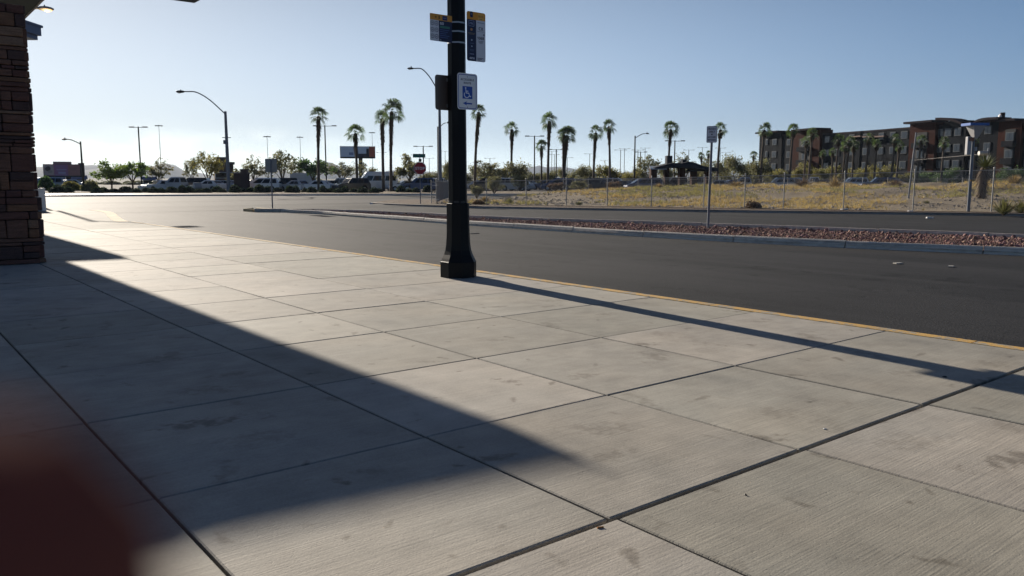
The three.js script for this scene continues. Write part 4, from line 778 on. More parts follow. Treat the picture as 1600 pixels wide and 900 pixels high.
const SCRUB = [0, 1, 2].map((k) => {
  const rnd = RNG(420 + k), pos = [], col = [], nor = [];
  for (let i = 0; i < 420; i++) { const a = rnd() * 6.283, el = 0.25 + rnd() * 1.2, L = 0.6 + rnd() * 0.5, d = V(Math.cos(a) * Math.cos(el), Math.sin(el) * 0.95, Math.sin(a) * Math.cos(el)), s = V(-Math.sin(a), 0, Math.cos(a)).multiplyScalar(0.022), o = d.clone().multiplyScalar(0.05 + rnd() * 0.45), e = o.clone().addScaledVector(d, L * 0.6).add(V((rnd() - 0.5) * 0.2, (rnd() - 0.5) * 0.15, (rnd() - 0.5) * 0.2)), n = s.clone().cross(d).normalize(), t = 0.65 + rnd() * 0.7; for (const p of [o.clone().sub(s), o.clone().add(s), e]) { pos.push(p.x, p.y, p.z); nor.push(n.x, n.y, n.z); col.push(t, t, t); } }
  const g = new THREE.BufferGeometry(); g.setAttribute('position', new THREE.Float32BufferAttribute(pos, 3)); g.setAttribute('normal', new THREE.Float32BufferAttribute(nor, 3)); g.setAttribute('color', new THREE.Float32BufferAttribute(col, 3)); g.setAttribute('uv', new THREE.Float32BufferAttribute(new Float32Array(pos.length / 3 * 2), 2)); return g;
});
function shrub(label, p, w, h, mat, vi, turn, group, geo = BUSH) {
  const t = thing('shrub', label, 'shrub', p, turn, group); part('foliage', geo[vi % 3], mat, t); part('stems', stemsGeo, M.trunk, t); t.scale.set(w / 2, h, w / 2); return t;
}
{
  const rnd = RNG(55);
  const xs = [[88, 22], [103, 18], [150, 16], [162, 15], [178, 17], [196, 19], [212, 15], [228, 15], [240, 16], [251, 13], [268, 18], [284, 13], [296, 15], [310, 14], [322, 15], [338, 16], [346, 13], [366, 14], [378, 15], [392, 14], [405, 16], [418, 17], [433, 14], [452, 14], [461, 13], [476, 12], [486, 15], [505, 13], [516, 12], [528, 14], [538, 13], [552, 12], [566, 15], [584, 16], [592, 12], [626, 14], [640, 15], [650, 13], [668, 14]];
  xs.forEach(([px, w], i) => { const d = lerp(107, 97, px / 700) + rnd() * 6, hgt = (6.5 + rnd() * 5) * d / FPX; shrub(`dark clipped shrub along the far pavement, ${ord(i)} from the left`, spot(px, d), w * d / FPX * 1.1, hgt, M.hedge, i, i * 1.3, 'dark shrubs along the far pavement'); });
  // taller wild scrub behind the corner fence and in the planting bed
  [[745, 70, 24, 24, M.leafOlive, 'grey-green scrub behind the fence right of the black pole'], [772, 76, 34, 26, M.leafOlive, 'broad grey-green scrub behind the fence'], [812, 84, 40, 24, M.leafOlive, 'wide scrub under the broad low tree'], [868, 88, 30, 15, M.dryBrown, 'brown brush below the tall ragged palm'], [905, 88, 34, 14, M.leafOlive, 'low scrub in front of the dark parked cars'], [960, 86, 36, 14, M.dryBrown, 'brown brush left of the far fence rail'], [140, 120, 26, 16, M.leafOlive, 'olive bush behind the dark lamp post'], [110, 125, 28, 16, M.leafYellow, 'yellowish brush under the left billboard'], [72, 130, 22, 18, M.leafDark, 'dark green bush beside the stone pier']].forEach(([px, d, w, h, m, label], i) => shrub(label, spot(px, d, d < 90 ? lotTop(spot(px, d).x, spot(px, d).z) - 0.05 : undefined), w * d / FPX * (d < 90 ? 1.3 : 1), h * d / FPX, m, i, i, null, d < 90 ? TREES.low.map((q) => q.crown) : BUSH));
  // single plants of the vacant lot
  const on = (px, d) => { const p = spot(px, d); p.y = lotTop(p.x, p.z) - 0.04; return p; };
  const lotShrub = (label, px, d, w, h, m, vi, geo = SCRUB) => shrub(label, on(px, d), w * d / FPX, h * d / FPX, m, vi, px, null, geo);
  const tw = thing('tumbleweed', 'round grey-brown tumbleweed lying against the fence', 'tumbleweed', onFence(1180).add(V(0, 0.0, -0.3))); part('twigs', bushGeo(431, 900, 0.10, 0.9), M.dryBrown, tw); tw.scale.set(0.5, 0.48, 0.5);
  const tw2 = thing('tumbleweed', 'dark tumbleweed beside the black pole at the fence foot', 'tumbleweed', onFence(748).add(V(0, 0, 0.2))); part('twigs', bushGeo(432, 900, 0.10, 0.8), M.dryBrown, tw2); tw2.scale.set(0.5, 0.4, 0.5);
  lotShrub('yellow-green weedy bush by the right end of the fence', 1572, 45.5, 54, 24, M.scrub, 0); lotShrub('second weedy bush behind the last fence post', 1598, 48, 40, 20, M.scrub, 1);
  lotShrub('golden bush right of the tumbleweed', 1228, 52, 20, 9, M.dry, 2); lotShrub('yellow-green weed clump near the fence middle', 905, 55, 26, 8, M.scrub, 0); lotShrub('pale weed clump beside the third fence post', 795, 58, 34, 12, M.scrub, 1); lotShrub('straw-coloured bush behind the black pole', 758, 61, 30, 12, M.dry, 2);
  lotShrub('rounded golden bush on the crest left of the near lamp post', 1305, 72, 40, 20, M.dry, 0); lotShrub('brown bush on the crest below the first brown tower', 1255, 74, 50, 16, M.dryBrown, 1); lotShrub('brown brush on the crest by the second brown tower', 1400, 74, 44, 14, M.dryBrown, 2); lotShrub('golden brush at the crest right of the yucca', 1585, 70, 44, 14, M.dry, 0); lotShrub('low straw bush on the mound before the shelter', 1030, 76, 34, 9, M.dry, 1); lotShrub('wide straw bush on the mound right of the lane sign', 1150, 76, 60, 12, M.dry, 2); lotShrub('dark low bush in the middle of the vacant lot', 1326, 49, 12, 7, M.dryBrown, 0); lotShrub('green low bush right of the near lamp post', 1450, 56, 18, 6, M.scrub, 1);
  // loose dry grass
  const blades = (() => { const r = RNG(7), pos = [], nor = []; for (let i = 0; i < 16; i++) { const a = r() * 6.283, l = 0.12 + r() * 0.25, h = 0.35 + r() * 0.65, w = 0.03, c = Math.cos(a), s = Math.sin(a); pos.push(c * 0.05 - s * w, 0, s * 0.05 + c * w, c * 0.05 + s * w, 0, s * 0.05 - c * w, c * l * 1.6, h, s * l * 1.6); for (let k = 0; k < 3; k++) nor.push(c * 0.6, 0.6, s * 0.6); } const g = new THREE.BufferGeometry(); g.setAttribute('position', new THREE.Float32BufferAttribute(pos, 3)); g.computeVertexNormals(); g.setAttribute('uv', new THREE.Float32BufferAttribute(new Float32Array(pos.length / 3 * 2), 2)); return g; })();
  const n = 27000, gm = new THREE.MeshPhysicalMaterial({ side: THREE.DoubleSide, roughness: 0.9, transmission: 0.3, thickness: 0 }); gm.color.setRGB(1, 1, 1);
  const im = new THREE.InstancedMesh(blades, gm, n), m4 = new THREE.Matrix4(), q = new THREE.Quaternion(), c = new THREE.Color(), back = V(fenceDir.z, 0, -fenceDir.x); if (back.z > 0) back.negate();
  let k = 0;
  while (k < n) {
    const t = rnd() * 84, a = Math.pow(rnd(), 0.8) * 44, p = fence0.clone().addScaledVector(fenceDir, t * (1 + a * 0.008)).addScaledVector(back, a - 0.3), f = fbm(p.x / 4, p.z / 4, 111, 3);
    if (f < 0.43 + rnd() * 0.14) continue;
    p.y = lotTop(p.x, p.z) - 0.02; const s = (0.10 + 0.24 * rnd() * rnd() + 0.06 * rnd()) * (0.5 + f);
    q.setFromAxisAngle(V(0, 1, 0), rnd() * 6.28); im.setMatrixAt(k, m4.compose(p, q, V(s * 1.5, s, s * 1.5)));
    const g = fbm(p.x / 7 + 30, p.z / 7, 112, 3), v = 0.7 + 0.6 * rnd(); g > 0.55 ? c.setRGB(0.46 * v, 0.41 * v, 0.14 * v) : c.setRGB(0.66 * v, 0.51 * v, 0.20 * v); im.setColorAt(k, c); k++;
  }
  im.name = 'dry_grass'; im.castShadow = im.receiveShadow = true; tag(im, 'dry yellow grass scattered over the vacant lot', 'grass', null, 'stuff'); scene.add(im);
  // stones on the lot
  const sg = new THREE.IcosahedronGeometry(1, 0), sm = new THREE.InstancedMesh(sg, std(1, 1, 1, 0.9), 5000); let j = 0;
  while (j < 5000) { const p = fence0.clone().addScaledVector(fenceDir, rnd() * 80).addScaledVector(back, rnd() * 30 - 0.5), f = fbm(p.x / 6 + 3, p.z / 6 + 8, 113, 3); if (f < 0.45) continue; const s = 0.03 + 0.09 * rnd() * rnd() * rnd() + 0.02; p.y = lotTop(p.x, p.z) + s * 0.2; q.setFromEuler(new THREE.Euler(rnd() * 6, rnd() * 6, rnd() * 6)); sm.setMatrixAt(j, m4.compose(p, q, V(s, s * 0.7, s))); const v = 0.2 + 0.3 * rnd(); sm.setColorAt(j, c.setRGB(v, v * 0.88, v * 0.76)); j++; }
  sm.name = 'loose_stones'; sm.castShadow = sm.receiveShadow = true; tag(sm, 'loose pale stones on the sandy vacant lot', 'stones', null, 'stuff'); scene.add(sm);
  // far brush and woods that read as one mass
  const far = new THREE.InstancedMesh(BUSH[1], M.farLeaf, 420);
  for (let a = 0; a < 420; a++) { const px = lerp(-60, 1750, rnd()), d = lerp(260, 700, rnd()), fp = spot(px, d, 0.5), w = 2.5 + 5 * rnd(), h = 1.2 + 1.6 * rnd(); q.setFromAxisAngle(V(0, 1, 0), rnd() * 6.28); far.setMatrixAt(a, m4.compose(fp, q, V(w, h, w))); const v = 0.5 + 0.6 * rnd(); far.setColorAt(a, c.setRGB(v, v, v * 0.9)); }
  far.name = 'distant_woods'; far.castShadow = far.receiveShadow = true; tag(far, 'distant low woods and brush along the horizon', 'woods', null, 'stuff'); scene.add(far);
  // the shaggy yucca
  const yp = on(1535, 60), yu = thing('yucca', 'shaggy yucca with a green spiky top left of the last fence post', 'yucca', yp, 0), yh = levelAt(1535, 262, 60) - yp.y, yt = levelAt(1535, 248, 60) - yp.y;
  part('trunk', bar(V(0, 0, 0), V(0.1, yh, 0), 0.22, 8, 0.2), M.palmSkirt, yu);
  const sh = [], r2 = RNG(66); for (let i = 0; i < 240; i++) { const a = r2() * 6.28, y = r2() * yh, o = V(Math.cos(a), 0, Math.sin(a)), p0 = o.clone().multiplyScalar(0.2).setY(y), p1 = o.clone().multiplyScalar(0.42 + r2() * 0.25).setY(y - 0.35 - r2() * 0.3), s = V(-o.z, 0, o.x).multiplyScalar(0.04); sh.push(quadGeo(p0.clone().sub(s), p0.clone().add(s), p1, p1)); } part('dead_leaf_skirt', merge(sh), std(0.20, 0.15, 0.105, 0.95), yu);
  const sp = []; for (let i = 0; i < 150; i++) { const a = r2() * 6.28, el = -0.3 + r2() * 1.7, L = 0.75 + r2() * 0.3, o = V(Math.cos(a) * Math.cos(el), Math.sin(el), Math.sin(a) * Math.cos(el)), s = V(-Math.sin(a), 0, Math.cos(a)).multiplyScalar(0.035), b0 = V(0.1, yh, 0).addScaledVector(o, 0.08); sp.push(quadGeo(b0.clone().sub(s), b0.clone().add(s), b0.clone().addScaledVector(o, L), b0.clone().addScaledVector(o, L))); } part('spiky_leaves', merge(sp), std(0.13, 0.15, 0.05, 0.7), yu);
}

// ---------------------------------------------------------------- chain link fences
function fenceRun(t, pts, heights, wire, step, rails = true, wireMat = M.galvPost) {
  for (let i = 0; i < pts.length; i++) { const h = heights[i]; part('post', merge([cyl(0.034, 0.034, h, pts[i].x, pts[i].y - 0.02, pts[i].z, 8), new THREE.SphereGeometry(0.045, 8, 5).translate(pts[i].x, pts[i].y + h, pts[i].z)]), M.galvPost, t); }
  for (let i = 0; i < pts.length - 1; i++) {
    const a = pts[i], b = pts[i + 1], L = a.distanceTo(b), d = b.clone().sub(a).normalize(), q = [], h0 = heights[i] - 0.12, h1 = heights[i + 1] - 0.12, pos = [], nn = V(-d.z, 0, d.x);
    const H = (x) => lerp(h0, h1, x / L), base = (x) => lerp(a.y, b.y, x / L) + 0.03;
    for (let s = -2.6; s < L; s += step) for (const dirn of [1, -1]) {
      let x0 = s, y0 = 0, x1 = s + 2.6, y1 = 2.6;                 // diagonal wires clipped to the panel
      const hm = H(clamp(s + 1.2, 0, L)); x1 = s + hm; y1 = hm;
      if (x0 < 0) { y0 = -x0; x0 = 0; } if (x1 > L) { y1 -= x1 - L; x1 = L; } if (x1 <= x0) continue;
      const fa = dirn > 0 ? [x0, y0, x1, y1] : [L - x0, y0, L - x1, y1], p = a.clone().addScaledVector(d, fa[0]).setY(base(fa[0]) + fa[1]), e = a.clone().addScaledVector(d, fa[2]).setY(base(fa[2]) + fa[3]);
      const dir = e.clone().sub(p).normalize(), up = nn.clone().cross(dir).normalize().multiplyScalar(wire), nv = nn.clone().multiplyScalar(wire * dirn);
      for (const [m, w] of [[up, nv], [nv, up]]) { void w; const c = [p.clone().sub(m), p.clone().add(m), e.clone().add(m), e.clone().sub(m)]; for (const k of [0, 1, 2, 0, 2, 3]) pos.push(c[k].x, c[k].y, c[k].z); }
    }
    const g = new THREE.BufferGeometry(); g.setAttribute('position', new THREE.Float32BufferAttribute(pos, 3)); g.computeVertexNormals();
    part('chain_link_mesh', clean(g), wireMat, t);
    if (rails) part('top_rail', bar(a.clone().setY(a.y + h0), b.clone().setY(b.y + h1), 0.02, 6), M.galvPost, t);
  }
}
{
  const t = thing('chain_link_fence', 'galvanized chain link fence along the front of the vacant lot', 'fence');
  const px = [674, 714, 760, 822, 885, 949, 1018, 1100, 1164, 1225, 1319, 1428, 1551, 1690], top = (x) => x < 1018 ? lerp(282, 275.5, (x - 674) / 344) : lerp(275.5, 262, (x - 1018) / 533);
  const pts = px.map((x) => onFence(x)), hs = px.map((x, i) => levelAt(x, top(x), Math.hypot(pts[i].x, pts[i].z)));
  fenceRun(t, pts, hs, 0.0028, 0.075);
  const t2 = thing('chain_link_fence', 'short chain link fence running back from the street corner', 'fence'), q0 = fence0.clone().add(V(0.1, 0, -0.05));
  const pp = [q0.clone().add(V(0.25, 0, -0.1)), q0.clone().lerp(spot(700, 80, 0), 0.33), q0.clone().lerp(spot(700, 80, 0), 0.66), spot(700, 80, 0)]; fenceRun(t2, pp, [1.75, 1.75, 1.75, 1.75], 0.0028, 0.075);
  for (const [x, y, w] of [[680, 289.5, 9], [683, 311.5, 6]]) { const p = onFence(x), s = thing('fence_plate', y < 300 ? 'white strip fixed high on the corner fence' : 'small white strip low on the corner fence', 'plate', V(p.x, levelAt(x, y, Math.hypot(p.x, p.z)), p.z + 0.05), 0); part('panel', box(w * 0.046, 0.05, 0.01), M.white, s); }
  const t3 = thing('far_chain_link_fence', 'farther chain link fence at the back of the vacant lot', 'fence'), P = [], h3 = [];
  for (let x = 880; x <= 1660; x += 39) { const d = 92, p = spot(x, d); p.y = Math.max(lotTop(p.x, p.z) * 0.4, landY(d)) ; P.push(p); h3.push(1.75); }
  fenceRun(t3, P, h3, 0.004, 0.16);
}
// blue-topped pole and the leaning mast behind the fence at the right
{
  let p = onFence(1510).add(V(0, 0, 0.3)), d = Math.hypot(p.x, p.z), t = thing('solar_light_pole', 'grey pole with a funnel head and blue top behind the fence', 'light pole', p, 0.1), k = d / FPX, y = (q) => levelAt(1511, q, d);
  part('pole', cyl(0.085, 0.075, y(216), 0, 0, 0, 10), M.greyPole, t);
  part('funnel', flat(new THREE.CylinderGeometry(12 * k, 3.2 * k, y(197) - y(217), 4, 1).rotateY(Math.PI / 4)).translate(2 * k, (y(197) + y(217)) / 2, 0), std(0.36, 0.36, 0.36, 0.6), t);
  part('solar_panel', merge([box(27 * k, 3.4 * k, 0.75, 1 * k, y(195), 0)]).rotateZ(0), std(0.03, 0.12, 0.42, 0.35), t);
  part('cabinet', rbox(6 * k, 24 * k, 0.2, 0.02, -7.5 * k, y(228), 0.05), std(0.36, 0.36, 0.37, 0.6), t); part('cabinet_cap', box(7 * k, 5 * k, 0.22, -5.2 * k, y(218), 0.05), std(0.25, 0.12, 0.07, 0.7), t);
  part('bracket', box(11 * k, 2 * k, 0.1, -3 * k, y(220), 0), M.darkMetal, t); part('sensor', box(3.5 * k, 5 * k, 0.15, 2.5 * k, y(233), 0.05), M.galv, t); part('clamp', box(4 * k, 2.2 * k, 0.14, 0.6 * k, y(282), 0.02), std(0.4, 0.25, 0.1, 0.7), t);
  d = 60; p = spot(1421, d); p.y = lotTop(p.x, p.z) - 0.05;
  const m = thing('utility_mast', 'pale leaning mast right of the second brown tower palms', 'mast', p), top = V(5 * d / FPX, levelAt(1427, 207, d) - p.y, 0);
  part('lower_tube', bar(V(0, 0, 0), top.clone().multiplyScalar(0.72), 0.055, 10), M.greyPole, m); part('upper_tube', bar(top.clone().multiplyScalar(0.72), top, 0.045, 8), M.greyPole, m);
  const q = spot(1541, 70), yq = levelAt(1541, 231, 70); q.y = lotTop(q.x, q.z) - 0.05;
  const s = thing('signal_mast', 'slim grey post with a long horizontal arm above the yucca', 'mast', q); part('post', cyl(0.09, 0.07, yq - q.y, 0, 0, 0, 8), M.greyPole, s);
  const e = spot(1424, 78); part('arm', bar(V(0, levelAt(1541, 240, 70) - q.y, 0), V(e.x - q.x, levelAt(1424, 250.5, 78) - q.y, e.z - q.z), 0.026, 7, 0.02), M.bronze, s);
  part('signal_cylinder', new THREE.CylinderGeometry(0.16, 0.16, 0.6, 12).rotateZ(Math.PI / 2).translate(-0.42, levelAt(1541, 239.5, 70) - q.y, 0.02), M.galvPost, s);
}

// ---------------------------------------------------------------- vehicles
const carCache = new Map();
const paint = (r, g, b) => new THREE.MeshPhysicalMaterial({ color: new THREE.Color().setRGB(r, g, b), roughness: 0.35, metalness: 0.15, clearcoat: 1, clearcoatRoughness: 0.06, side: THREE.DoubleSide });
const PAINT = { white: paint(0.72, 0.72, 0.72), silver: paint(0.42, 0.43, 0.45), grey: paint(0.16, 0.165, 0.175), black: paint(0.012, 0.012, 0.014), blue: paint(0.03, 0.07, 0.18), red: paint(0.22, 0.02, 0.02), sky: paint(0.15, 0.25, 0.36), beige: paint(0.4, 0.35, 0.27) };
const SPEC = {
  sedan: { L: 4.75, W: 1.8, H: 1.44, belt: 0.92, hood: 0.86, boot: 0.98, base: [-1.0, 2.05], top: [-0.15, 1.35], wr: 0.32 },
  suv: { L: 4.8, W: 1.9, H: 1.78, belt: 1.08, hood: 1.04, boot: 1.08, base: [-1.05, 2.33], top: [-0.35, 2.1], wr: 0.37 },
  minivan: { L: 5.0, W: 1.95, H: 1.76, belt: 1.02, hood: 0.94, boot: 1.02, base: [-1.75, 2.44], top: [-0.6, 2.2], wr: 0.34 },
  pickup: { L: 5.7, W: 1.98, H: 1.85, belt: 1.12, hood: 1.10, boot: 1.10, base: [-1.25, 0.95], top: [-0.55, 0.75], wr: 0.40, bed: 1 },
  van: { L: 6.0, W: 2.05, H: 2.65, belt: 1.25, hood: 1.15, boot: 1.25, base: [-2.35, 2.96], top: [-1.35, 2.9], wr: 0.36 },
};
function carParts(kind) {
  if (carCache.has(kind)) return carCache.get(kind);
  const s = SPEC[kind], h = s.L / 2, wx = [-h + 0.92, h - 1.0], yb = 0.26, ar = s.wr + 0.07, sh = new THREE.Shape();
  sh.moveTo(-h + 0.12, yb);
  for (const x of wx) { sh.lineTo(x - ar, yb); sh.absarc(x, s.wr, ar, Math.PI, 0, true); sh.lineTo(x + ar, yb); }
  sh.lineTo(h - 0.1, yb); sh.lineTo(h, yb + 0.3); sh.lineTo(h - 0.04, s.boot - 0.08); sh.quadraticCurveTo(h - 0.08, s.boot, h - 0.2, s.boot);
  if (s.bed) { sh.lineTo(h - 0.12, s.boot); sh.lineTo(h - 0.14, s.boot - 0.4); sh.lineTo(s.base[1] + 0.06, s.boot - 0.4); }
  sh.lineTo(s.base[1], s.belt); sh.lineTo(s.base[0], s.belt); sh.quadraticCurveTo(-h + 0.5, s.hood + 0.02, -h + 0.14, s.hood - 0.16); sh.quadraticCurveTo(-h, s.hood - 0.24, -h, yb + 0.3); sh.lineTo(-h + 0.12, yb);
  const b = 0.07, body = new THREE.ExtrudeGeometry(sh, { depth: s.W - 2 * b, bevelEnabled: true, bevelSize: b * 0.6, bevelThickness: b, bevelSegments: 2, curveSegments: 8 }).translate(0, 0, -s.W / 2 + b);
  const w0 = s.W / 2 - 0.05, w1 = s.W / 2 - (kind === 'van' ? 0.16 : 0.24), yt = s.H, y0 = s.belt - 0.02;
  const B = [V(s.base[0], y0, w0), V(s.base[1], y0, w0), V(s.base[1], y0, -w0), V(s.base[0], y0, -w0)], T = [V(s.top[0], yt - 0.06, w1), V(s.top[1], yt - 0.06, w1), V(s.top[1], yt - 0.06, -w1), V(s.top[0], yt - 0.06, -w1)];
  const roofIn = T.map((p) => V(lerp(p.x, (s.top[0] + s.top[1]) / 2, 0.10), yt, p.z * 0.86));
  const cabin = merge([hexa(B, T), hexa(T, roofIn)]);
  const pane = (a, bb, c, d, s0, s1, t0, t1) => { const at = (S, Tt) => a.clone().lerp(bb, S).lerp(d.clone().lerp(c, S), Tt), p = [at(s0, t0), at(s1, t0), at(s1, t1), at(s0, t1)], n = p[1].clone().sub(p[0]).cross(p[3].clone().sub(p[0])).normalize(), cen = V((s.base[0] + s.base[1]) / 2, (y0 + yt) / 2, 0); if (n.dot(p[0].clone().sub(cen)) < 0) n.negate(); return quadGeo(...p.map((q) => q.addScaledVector(n, 0.012))); };
  const side = [], cuts = kind === 'van' ? [[0.13, 0.30], [0.32, 0.64], [0.66, 0.95]] : kind === 'pickup' ? [[0.2, 0.55], [0.6, 0.92]] : kind === 'sedan' ? [[0.2, 0.5], [0.53, 0.82]] : [[0.16, 0.42], [0.45, 0.70], [0.73, 0.94]];
  for (const [c0, c1] of cuts) side.push([pane(B[0], B[1], T[1], T[0], c0, c1, kind === 'van' ? 0.12 : 0.1, kind === 'van' ? 0.62 : 0.88), pane(B[3], B[2], T[2], T[3], c0, c1, kind === 'van' ? 0.12 : 0.1, kind === 'van' ? 0.62 : 0.88)]);
  const out = {
    body, cabin, wind: pane(B[3], B[0], T[0], T[3], 0.06, 0.94, 0.08, kind === 'van' ? 0.8 : 0.93), rear: pane(B[1], B[2], T[2], T[1], 0.08, 0.92, 0.12, kind === 'van' ? 0.7 : 0.9), side,
    tyre: new THREE.CylinderGeometry(s.wr, s.wr, 0.22, 18).rotateX(Math.PI / 2), rim: new THREE.CylinderGeometry(s.wr * 0.62, s.wr * 0.62, 0.235, 12).rotateX(Math.PI / 2), wx, s,
    head: rbox(0.1, 0.16, 0.36, 0.03), tail: rbox(0.08, 0.24, 0.22, 0.02), bumper: rbox(0.14, 0.16, s.W - 0.16, 0.04), mirror: rbox(0.1, 0.13, 0.2, 0.03),
  };
  carCache.set(kind, out); return out;
}
function car(label, kind, color, p, turn, group) {
  const g = carParts(kind), s = g.s, h = s.L / 2, t = thing(kind === 'van' ? 'passenger_van' : kind === 'pickup' ? 'pickup_truck' : 'parked_car', label, kind === 'van' ? 'van' : kind === 'pickup' ? 'pickup truck' : 'car', p, turn, group), m = PAINT[color];
  part('body', g.body, m, t); part('cabin', g.cabin, m, t); part('windscreen', g.wind, M.glass, t); part('rear_window', g.rear, M.glass, t);
  for (const w of g.side) for (const q of w) part('side_window', q, M.glass, t);
  for (const x of g.wx) for (const z of [-1, 1]) { const w = part('wheel', g.tyre, M.tyre, t); w.position.set(x, s.wr, z * (s.W / 2 - 0.12)); part('rim', g.rim, M.rim, w); }
  for (const z of [-1, 1]) { part('headlight', g.head, M.lampLens, t).position.set(-h + 0.05, s.hood - 0.2, z * (s.W / 2 - 0.3)); part('tail_light', g.tail, M.tail, t).position.set(h - 0.03, s.boot - 0.2, z * (s.W / 2 - 0.18)); part('mirror', g.mirror, m, t).position.set(s.base[0] + 0.45, s.belt + 0.05, z * (s.W / 2 + 0.06)); }
  part('bumper', g.bumper, kind === 'pickup' ? M.rim : m, t).position.set(-h + 0.02, 0.42, 0); part('bumper', g.bumper, kind === 'pickup' ? M.rim : m, t).position.set(h - 0.02, 0.42, 0);
  return t;
}
{
  // left lot, seen over the shrubs
  [[68, 135, 'minivan', 'sky', 0.2, 'pale blue minivan half hidden by the stone pier'], [103, 140, 'sedan', 'white', 0.4, 'white car under the left billboard'], [246, 116, 'sedan', 'white', 0.7, 'white car left of the silver pickup'], [277, 116, 'pickup', 'silver', -0.5, 'silver pickup behind two round shrubs'], [300, 119, 'suv', 'black', -0.3, 'dark car right of the silver pickup'], [314, 124, 'sedan', 'grey', 0.3, 'grey car beneath the yellowing tree'], [325, 117, 'sedan', 'white', -0.7, 'white sedan left of the tall curved street lamp'], [348, 118, 'sedan', 'silver', -0.6, 'silver car directly behind the tall curved street lamp'], [389, 122, 'sedan', 'grey', 0.5, 'grey car right of the low brown wall'], [409, 114, 'minivan', 'white', -0.25, 'white minivan left of the grey sign back'], [438, 117, 'suv', 'black', 0.15, 'black car right of the white minivan'], [461, 113, 'sedan', 'silver', -0.8, 'silver car with dark windows left of the dense tree'], [494, 111, 'sedan', 'white', -0.45, 'white car with round roof at the first palm'], [513, 113, 'sedan', 'grey', 0.4, 'grey sedan right of the first palm trunk'], [535, 113, 'suv', 'silver', -1.0, 'gleaming silver car left of the black one'], [549, 110, 'suv', 'black', 0.5, 'black car left of the white passenger van'], [561, 121, 'suv', 'blue', 0.2, 'dark blue car behind the shorter palm'], [587, 116, 'van', 'white', 0.12, 'white high-roof passenger van behind the two tall palms'], [631, 113, 'sedan', 'white', 0.25, 'white car left of the stop sign'], [652, 113, 'suv', 'blue', 0.1, 'dark blue car behind the stop sign post'], [672, 118, 'suv', 'white', -0.7, 'white car right of the stop sign'], [692, 125, 'sedan', 'grey', 0.3, 'grey car behind the corner fence']].forEach(([px, d, k, c, turn, label]) => { const s = sight(px, 284); car(label, k, c, spot(px, d), turn + Math.atan2(-s.x, -s.z), 'cars in the left parking lot'); });
  // white box trailer
  const tr = thing('box_trailer', 'long white box trailer behind the silver car', 'trailer', spot(474, 128), 0.1); part('box', rbox(3.6, 1.5, 2.1, 0.05, 0, 1.75, 0), std(0.62, 0.64, 0.66, 0.5), tr); part('chassis', box(3.5, 0.2, 1.6, 0, 0.85, 0), M.darkMetal, tr); for (const [x, z] of [[0.6, 1], [0.6, -1], [1.3, 1], [1.3, -1]]) part('wheel', carParts('suv').tyre, M.tyre, tr).position.set(x, 0.37, z * 0.95);
  // right lot
  const rnd = RNG(88), kinds = ['suv', 'sedan', 'suv', 'minivan', 'pickup', 'sedan', 'suv'], cols = ['white', 'grey', 'silver', 'black', 'blue', 'silver', 'white', 'grey', 'blue', 'black'];
  let i = 0;
  for (let px = 742; px < 1180; px += 19 + rnd() * 5) { const k = kinds[Math.floor(rnd() * kinds.length)], c = cols[Math.floor(rnd() * cols.length)], s = sight(px, 284), d = 112 + rnd() * 14; car(`${c === 'sky' ? 'pale' : c} ${k === 'suv' ? 'sport utility car' : k} behind the vacant lot, ${ord(i)} from the left of that row`, k, c, spot(px, d), (rnd() < 0.5 ? 0.15 : 2.9) + (rnd() - 0.5) * 0.8 + Math.atan2(-s.x, -s.z), 'cars behind the vacant lot'); i++; }
  [[1216, 'suv', 'silver'], [1249, 'suv', 'white'], [1270, 'pickup', 'white'], [1292, 'sedan', 'grey'], [1330, 'suv', 'white'], [1348, 'sedan', 'silver'], [1372, 'suv', 'blue'], [1396, 'minivan', 'grey']].forEach(([px, k, c], j) => { const s = sight(px, 284); car(`${c} ${k === 'suv' ? 'sport utility car' : k} before the apartment building, ${ord(j)} from the left there`, k, c, spot(px, 128 + (j % 3) * 5), 0.2 + Math.atan2(-s.x, -s.z) + (j % 2) * 2.8, 'cars before the apartment building'); });
}

